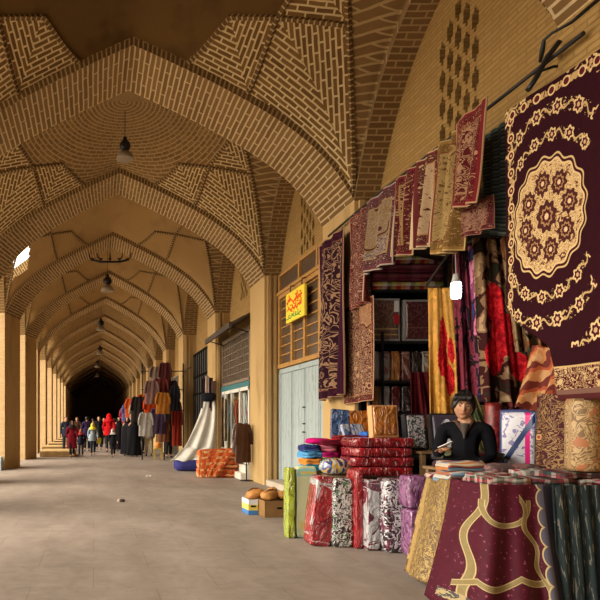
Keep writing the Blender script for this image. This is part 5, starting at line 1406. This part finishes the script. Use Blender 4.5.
# dark shawls knotted on the pier above the sheet
for k, (x, z, c, lb) in enumerate(((203.5, 2.78, (.025, .02, .025), 'black shawl hanging at the left of the pier above the white sheet'), (207, 2.86, (.40, .28, .22), 'pale pink striped shawl hanging in the middle of the pier'), (210.5, 2.80, (.03, .02, .03), 'black shawl hanging on the right of the pier above the white sheet'), (213, 2.70, (.14, .08, .06), 'brown shawl hanging at the corner of the pier'))):
    X = px(x, 18.3); o = cloth('hanging_shawl', (X-.05, 18.30-.02*k, z), (X+.06, 18.30-.02*k, z), (X-.08, 18.22, z-.92), (X+.09, 18.22, z-.92), plain('shawl_pier_%d' % k, c, .9), .02, 2, (16, 20), seed=130+k)
    tag(o, lb, 'shawl', 'shawls hanging on the pier')
bb = MB(); puff(bb, .22, .10, .14, .8, None, (24, 12), .04, 5); o = bb.build('cloth_bundle', plain('black_bundle', (.015, .015, .02), .9)); o.location = (px(208, 18.2), 18.10, 2.20); tag(o, 'black cloth bundle tied above the white sheet', 'bundle')
for k, (x, y0, y1, c, lb) in enumerate(((216, 398, 446, (.22, .13, .07), 'brown patterned dress hanging in the recess beside the white sheet'), (221, 400, 440, (.38, .30, .2), 'beige dress hanging in the recess next to the brown one'))):
    Y = 18.0-.3*k; p = at(x, y0, Y); g_ = garment('hanging_dress', (.34, (y1-y0)*Y/F), floral_mat('dress_%d' % k, [c, tuple(q*.4 for q in c), tuple(min(1, q*1.8) for q in c)], 7).m, 140+k, False); g_.location = (3.72-.02*k, 17.3-.5*k, p.z); g_.rotation_euler = (0, 0, 1.2); tag(g_, lb, 'dress', 'dresses by the white sheet')
# clothes stand before the pier
t = thing('clothes_stand', (3.78, 14.82, 0), 'slim black stand with a round foot beside the white steps', 'stand')
b = MB(); b.tube([(0, 0, .02), (0, 0, 1.42)], .016, 8); b.build('pole', m_black, t)
b = MB(); b.lathe([(0, 0), (.17, 0), (.17, .015), (.03, .03), (0, .03)], n=24); b.build('base', m_black, t)
g_ = garment('hanging_coat', (.46, .98), plain('brown_leather_coat', (.07, .028, .02), .35, .4), 150); g_.location = (3.66, 14.66, 1.44); g_.rotation_euler = (0, 0, .5); tag(g_, 'dark brown leather coat hanging on the slim black stand', 'coat', 'coats on the clothes stand')
g_ = garment('hanging_coat', (.30, .72), floral_mat('patterned_scarf', [(.45, .42, .38), (.10, .08, .08), (.30, .2, .16)], 8).m, 151); g_.location = (3.60, 14.98, 1.42); g_.rotation_euler = (0, 0, .5); tag(g_, 'grey patterned coat hanging behind the brown leather coat', 'coat', 'coats on the clothes stand')

# the crowded clothes display further down
FR = thing('clothes_rack', (2.72, 23.0, 0), 'dark rack of poles carrying the far hanging clothes', 'rack')
for x in (-.85, .0, .72):
    b = MB(); b.tube([(x, 0, 0), (x, 0, 3.7)], .025, 6); b.build('pole', m_black, FR)
for z in (1.9, 2.7, 3.4):
    b = MB(); b.tube([(-.9, 0, z), (.75, 0, z)], .02, 6); b.build('cross_bar', m_black, FR)
for x in (-.9, .75):
    b = MB(); b.tube([(x, 0, 3.4), (x, -1.6, 3.4)], .02, 6); b.build('side_arm', m_black, FR)
goods = [(157, 366, 380, .40, (.42, .30, .22), 'beige'), (165, 362, 384, .32, (.16, .04, .04), 'dark red'), (161, 378, 396, .40, (.25, .05, .05), 'wine red'), (152, 380, 398, .36, (.30, .16, .14), 'dusty pink'), (172, 380, 402, .32, (.05, .04, .05), 'black'),
         (145, 394, 412, .44, (.72, .10, .01), 'bright orange'), (152, 396, 414, .42, (.70, .07, .01), 'orange red'), (163, 392, 408, .36, (.55, .20, .03), 'amber'), (171, 398, 418, .34, (.04, .06, .04), 'dark green'), (177, 400, 440, .26, (.40, .04, .02), 'rust'),
         (158, 408, 428, .40, (.12, .07, .14), 'plum'), (146, 412, 430, .36, (.55, .50, .44), 'white and grey'), (164, 418, 436, .30, (.28, .10, .05), 'brown'), (138, 396, 416, .36, (.04, .03, .03), 'black and brown'), (175, 385, 405, .25, (.03, .03, .04), 'charcoal')]
for k, (x, y0, y1, w_, c, nm) in enumerate(goods):
    w_ *= 1.3; y1 += 6; c = tuple(q*.62 for q in c)
    Y = 22.90-.11*((k*4) % 15); p = at(x, y0, Y)
    m_ = floral_mat('goods_%d' % k, [c, tuple(min(1, q*1.2) for q in c), tuple(q*.25 for q in c)], 4).m
    g_ = garment('hanging_garment', (w_, (y1-y0)*Y/F), m_, 160+k); g_.location = p; g_.rotation_euler = (0, 0, .04*((k*7) % 5-2)/2)
    tag(g_, '%s garment hanging %s of the far clothes display' % (nm, 'near the top' if y0 < 390 else 'in the middle' if y0 < 405 else 'low on the front'), 'garment', 'garments of the far clothes display')
# baskets and balls at its foot
b = MB(); b.ball((0, 0, .13), .13, 16); o = b.build('ball', plain('orange_ball', (.55, .20, .03), .5)); o.location = (px(158, 23.6), 23.6, .42); tag(o, 'orange ball sitting on the yellow stool below the far clothes', 'ball')
t = thing('stool', (px(158, 23.6), 23.6, 0), 'small yellow stool below the far hanging clothes', 'stool')
b = MB(); b.box(-.18, .18, -.16, .16, .38, .42, bev=.01); b.build('seat', plain('yellow_wood', (.45, .30, .05), .6), t)
for sx in (-1, 1):
    for sy in (-1, 1): b = MB(); b.box(sx*.14-.02, sx*.14+.02, sy*.12-.02, sy*.12+.02, 0, .38); b.build('leg', plain('yellow_wood_leg', (.40, .27, .05), .6), t)
# further stalls down the right side: a few bright hangings
for k, (x, y, Y, c, nm) in enumerate(((132, 398, 34.0, (.50, .08, .02), 'red'), (128, 404, 38.5, (.10, .12, .30), 'blue'), (137, 402, 31.0, (.35, .28, .2), 'beige'), (125, 408, 43.0, (.4, .05, .1), 'crimson'))):
    p = at(x, y, Y); g_ = garment('hanging_garment', (.7, 1.1), plain('far_goods_%d' % k, c, .9), 190+k); g_.location = (p.x, p.y, max(p.z, 1.9)); tag(g_, '%s garment hanging at a stall far down the right side' % nm, 'garment', 'garments at the far stalls')
for k, (x, Y, c) in enumerate(((88, 46, (1, .95, .85)), (98, 52, (1, 1, 1)), (104, 49, (1, .8, .7)), (75, 44, (1, 1, 1)))):
    pass
# ------------------------------------------------------------------ light and camera
W = bpy.data.worlds.new('World'); SC.world = W; W.use_nodes = True
bg = W.node_tree.nodes['Background']; bg.inputs[0].default_value = (1.0, .94, .84, 1); bg.inputs[1].default_value = 3.5
su = bpy.data.lights.new('sun', 'SUN'); su.energy = 9; su.color = (1, .91, .76); su.angle = math.radians(55)
so = bpy.data.objects.new('sun', su); COL.objects.link(so)
so.rotation_euler = Vector((-.80, -.25, .42)).to_track_quat('Z', 'Y').to_euler(); so.location = (-10, 0, 14)
cam = bpy.data.cameras.new('camera'); co = bpy.data.objects.new('camera', cam); COL.objects.link(co)
co.location = (0, 0, CH); co.rotation_euler = (PI/2, 0, 0)
cam.sensor_width = 36; cam.lens = 36; cam.shift_x = (300-CX)/600; cam.shift_y = (CY-300)/600; cam.clip_end = 300
SC.camera = co
vs = SC.view_settings; vs.view_transform = 'Standard'; vs.look = 'None'; vs.gamma = 1; vs.exposure = .12; vs.use_curve_mapping = False
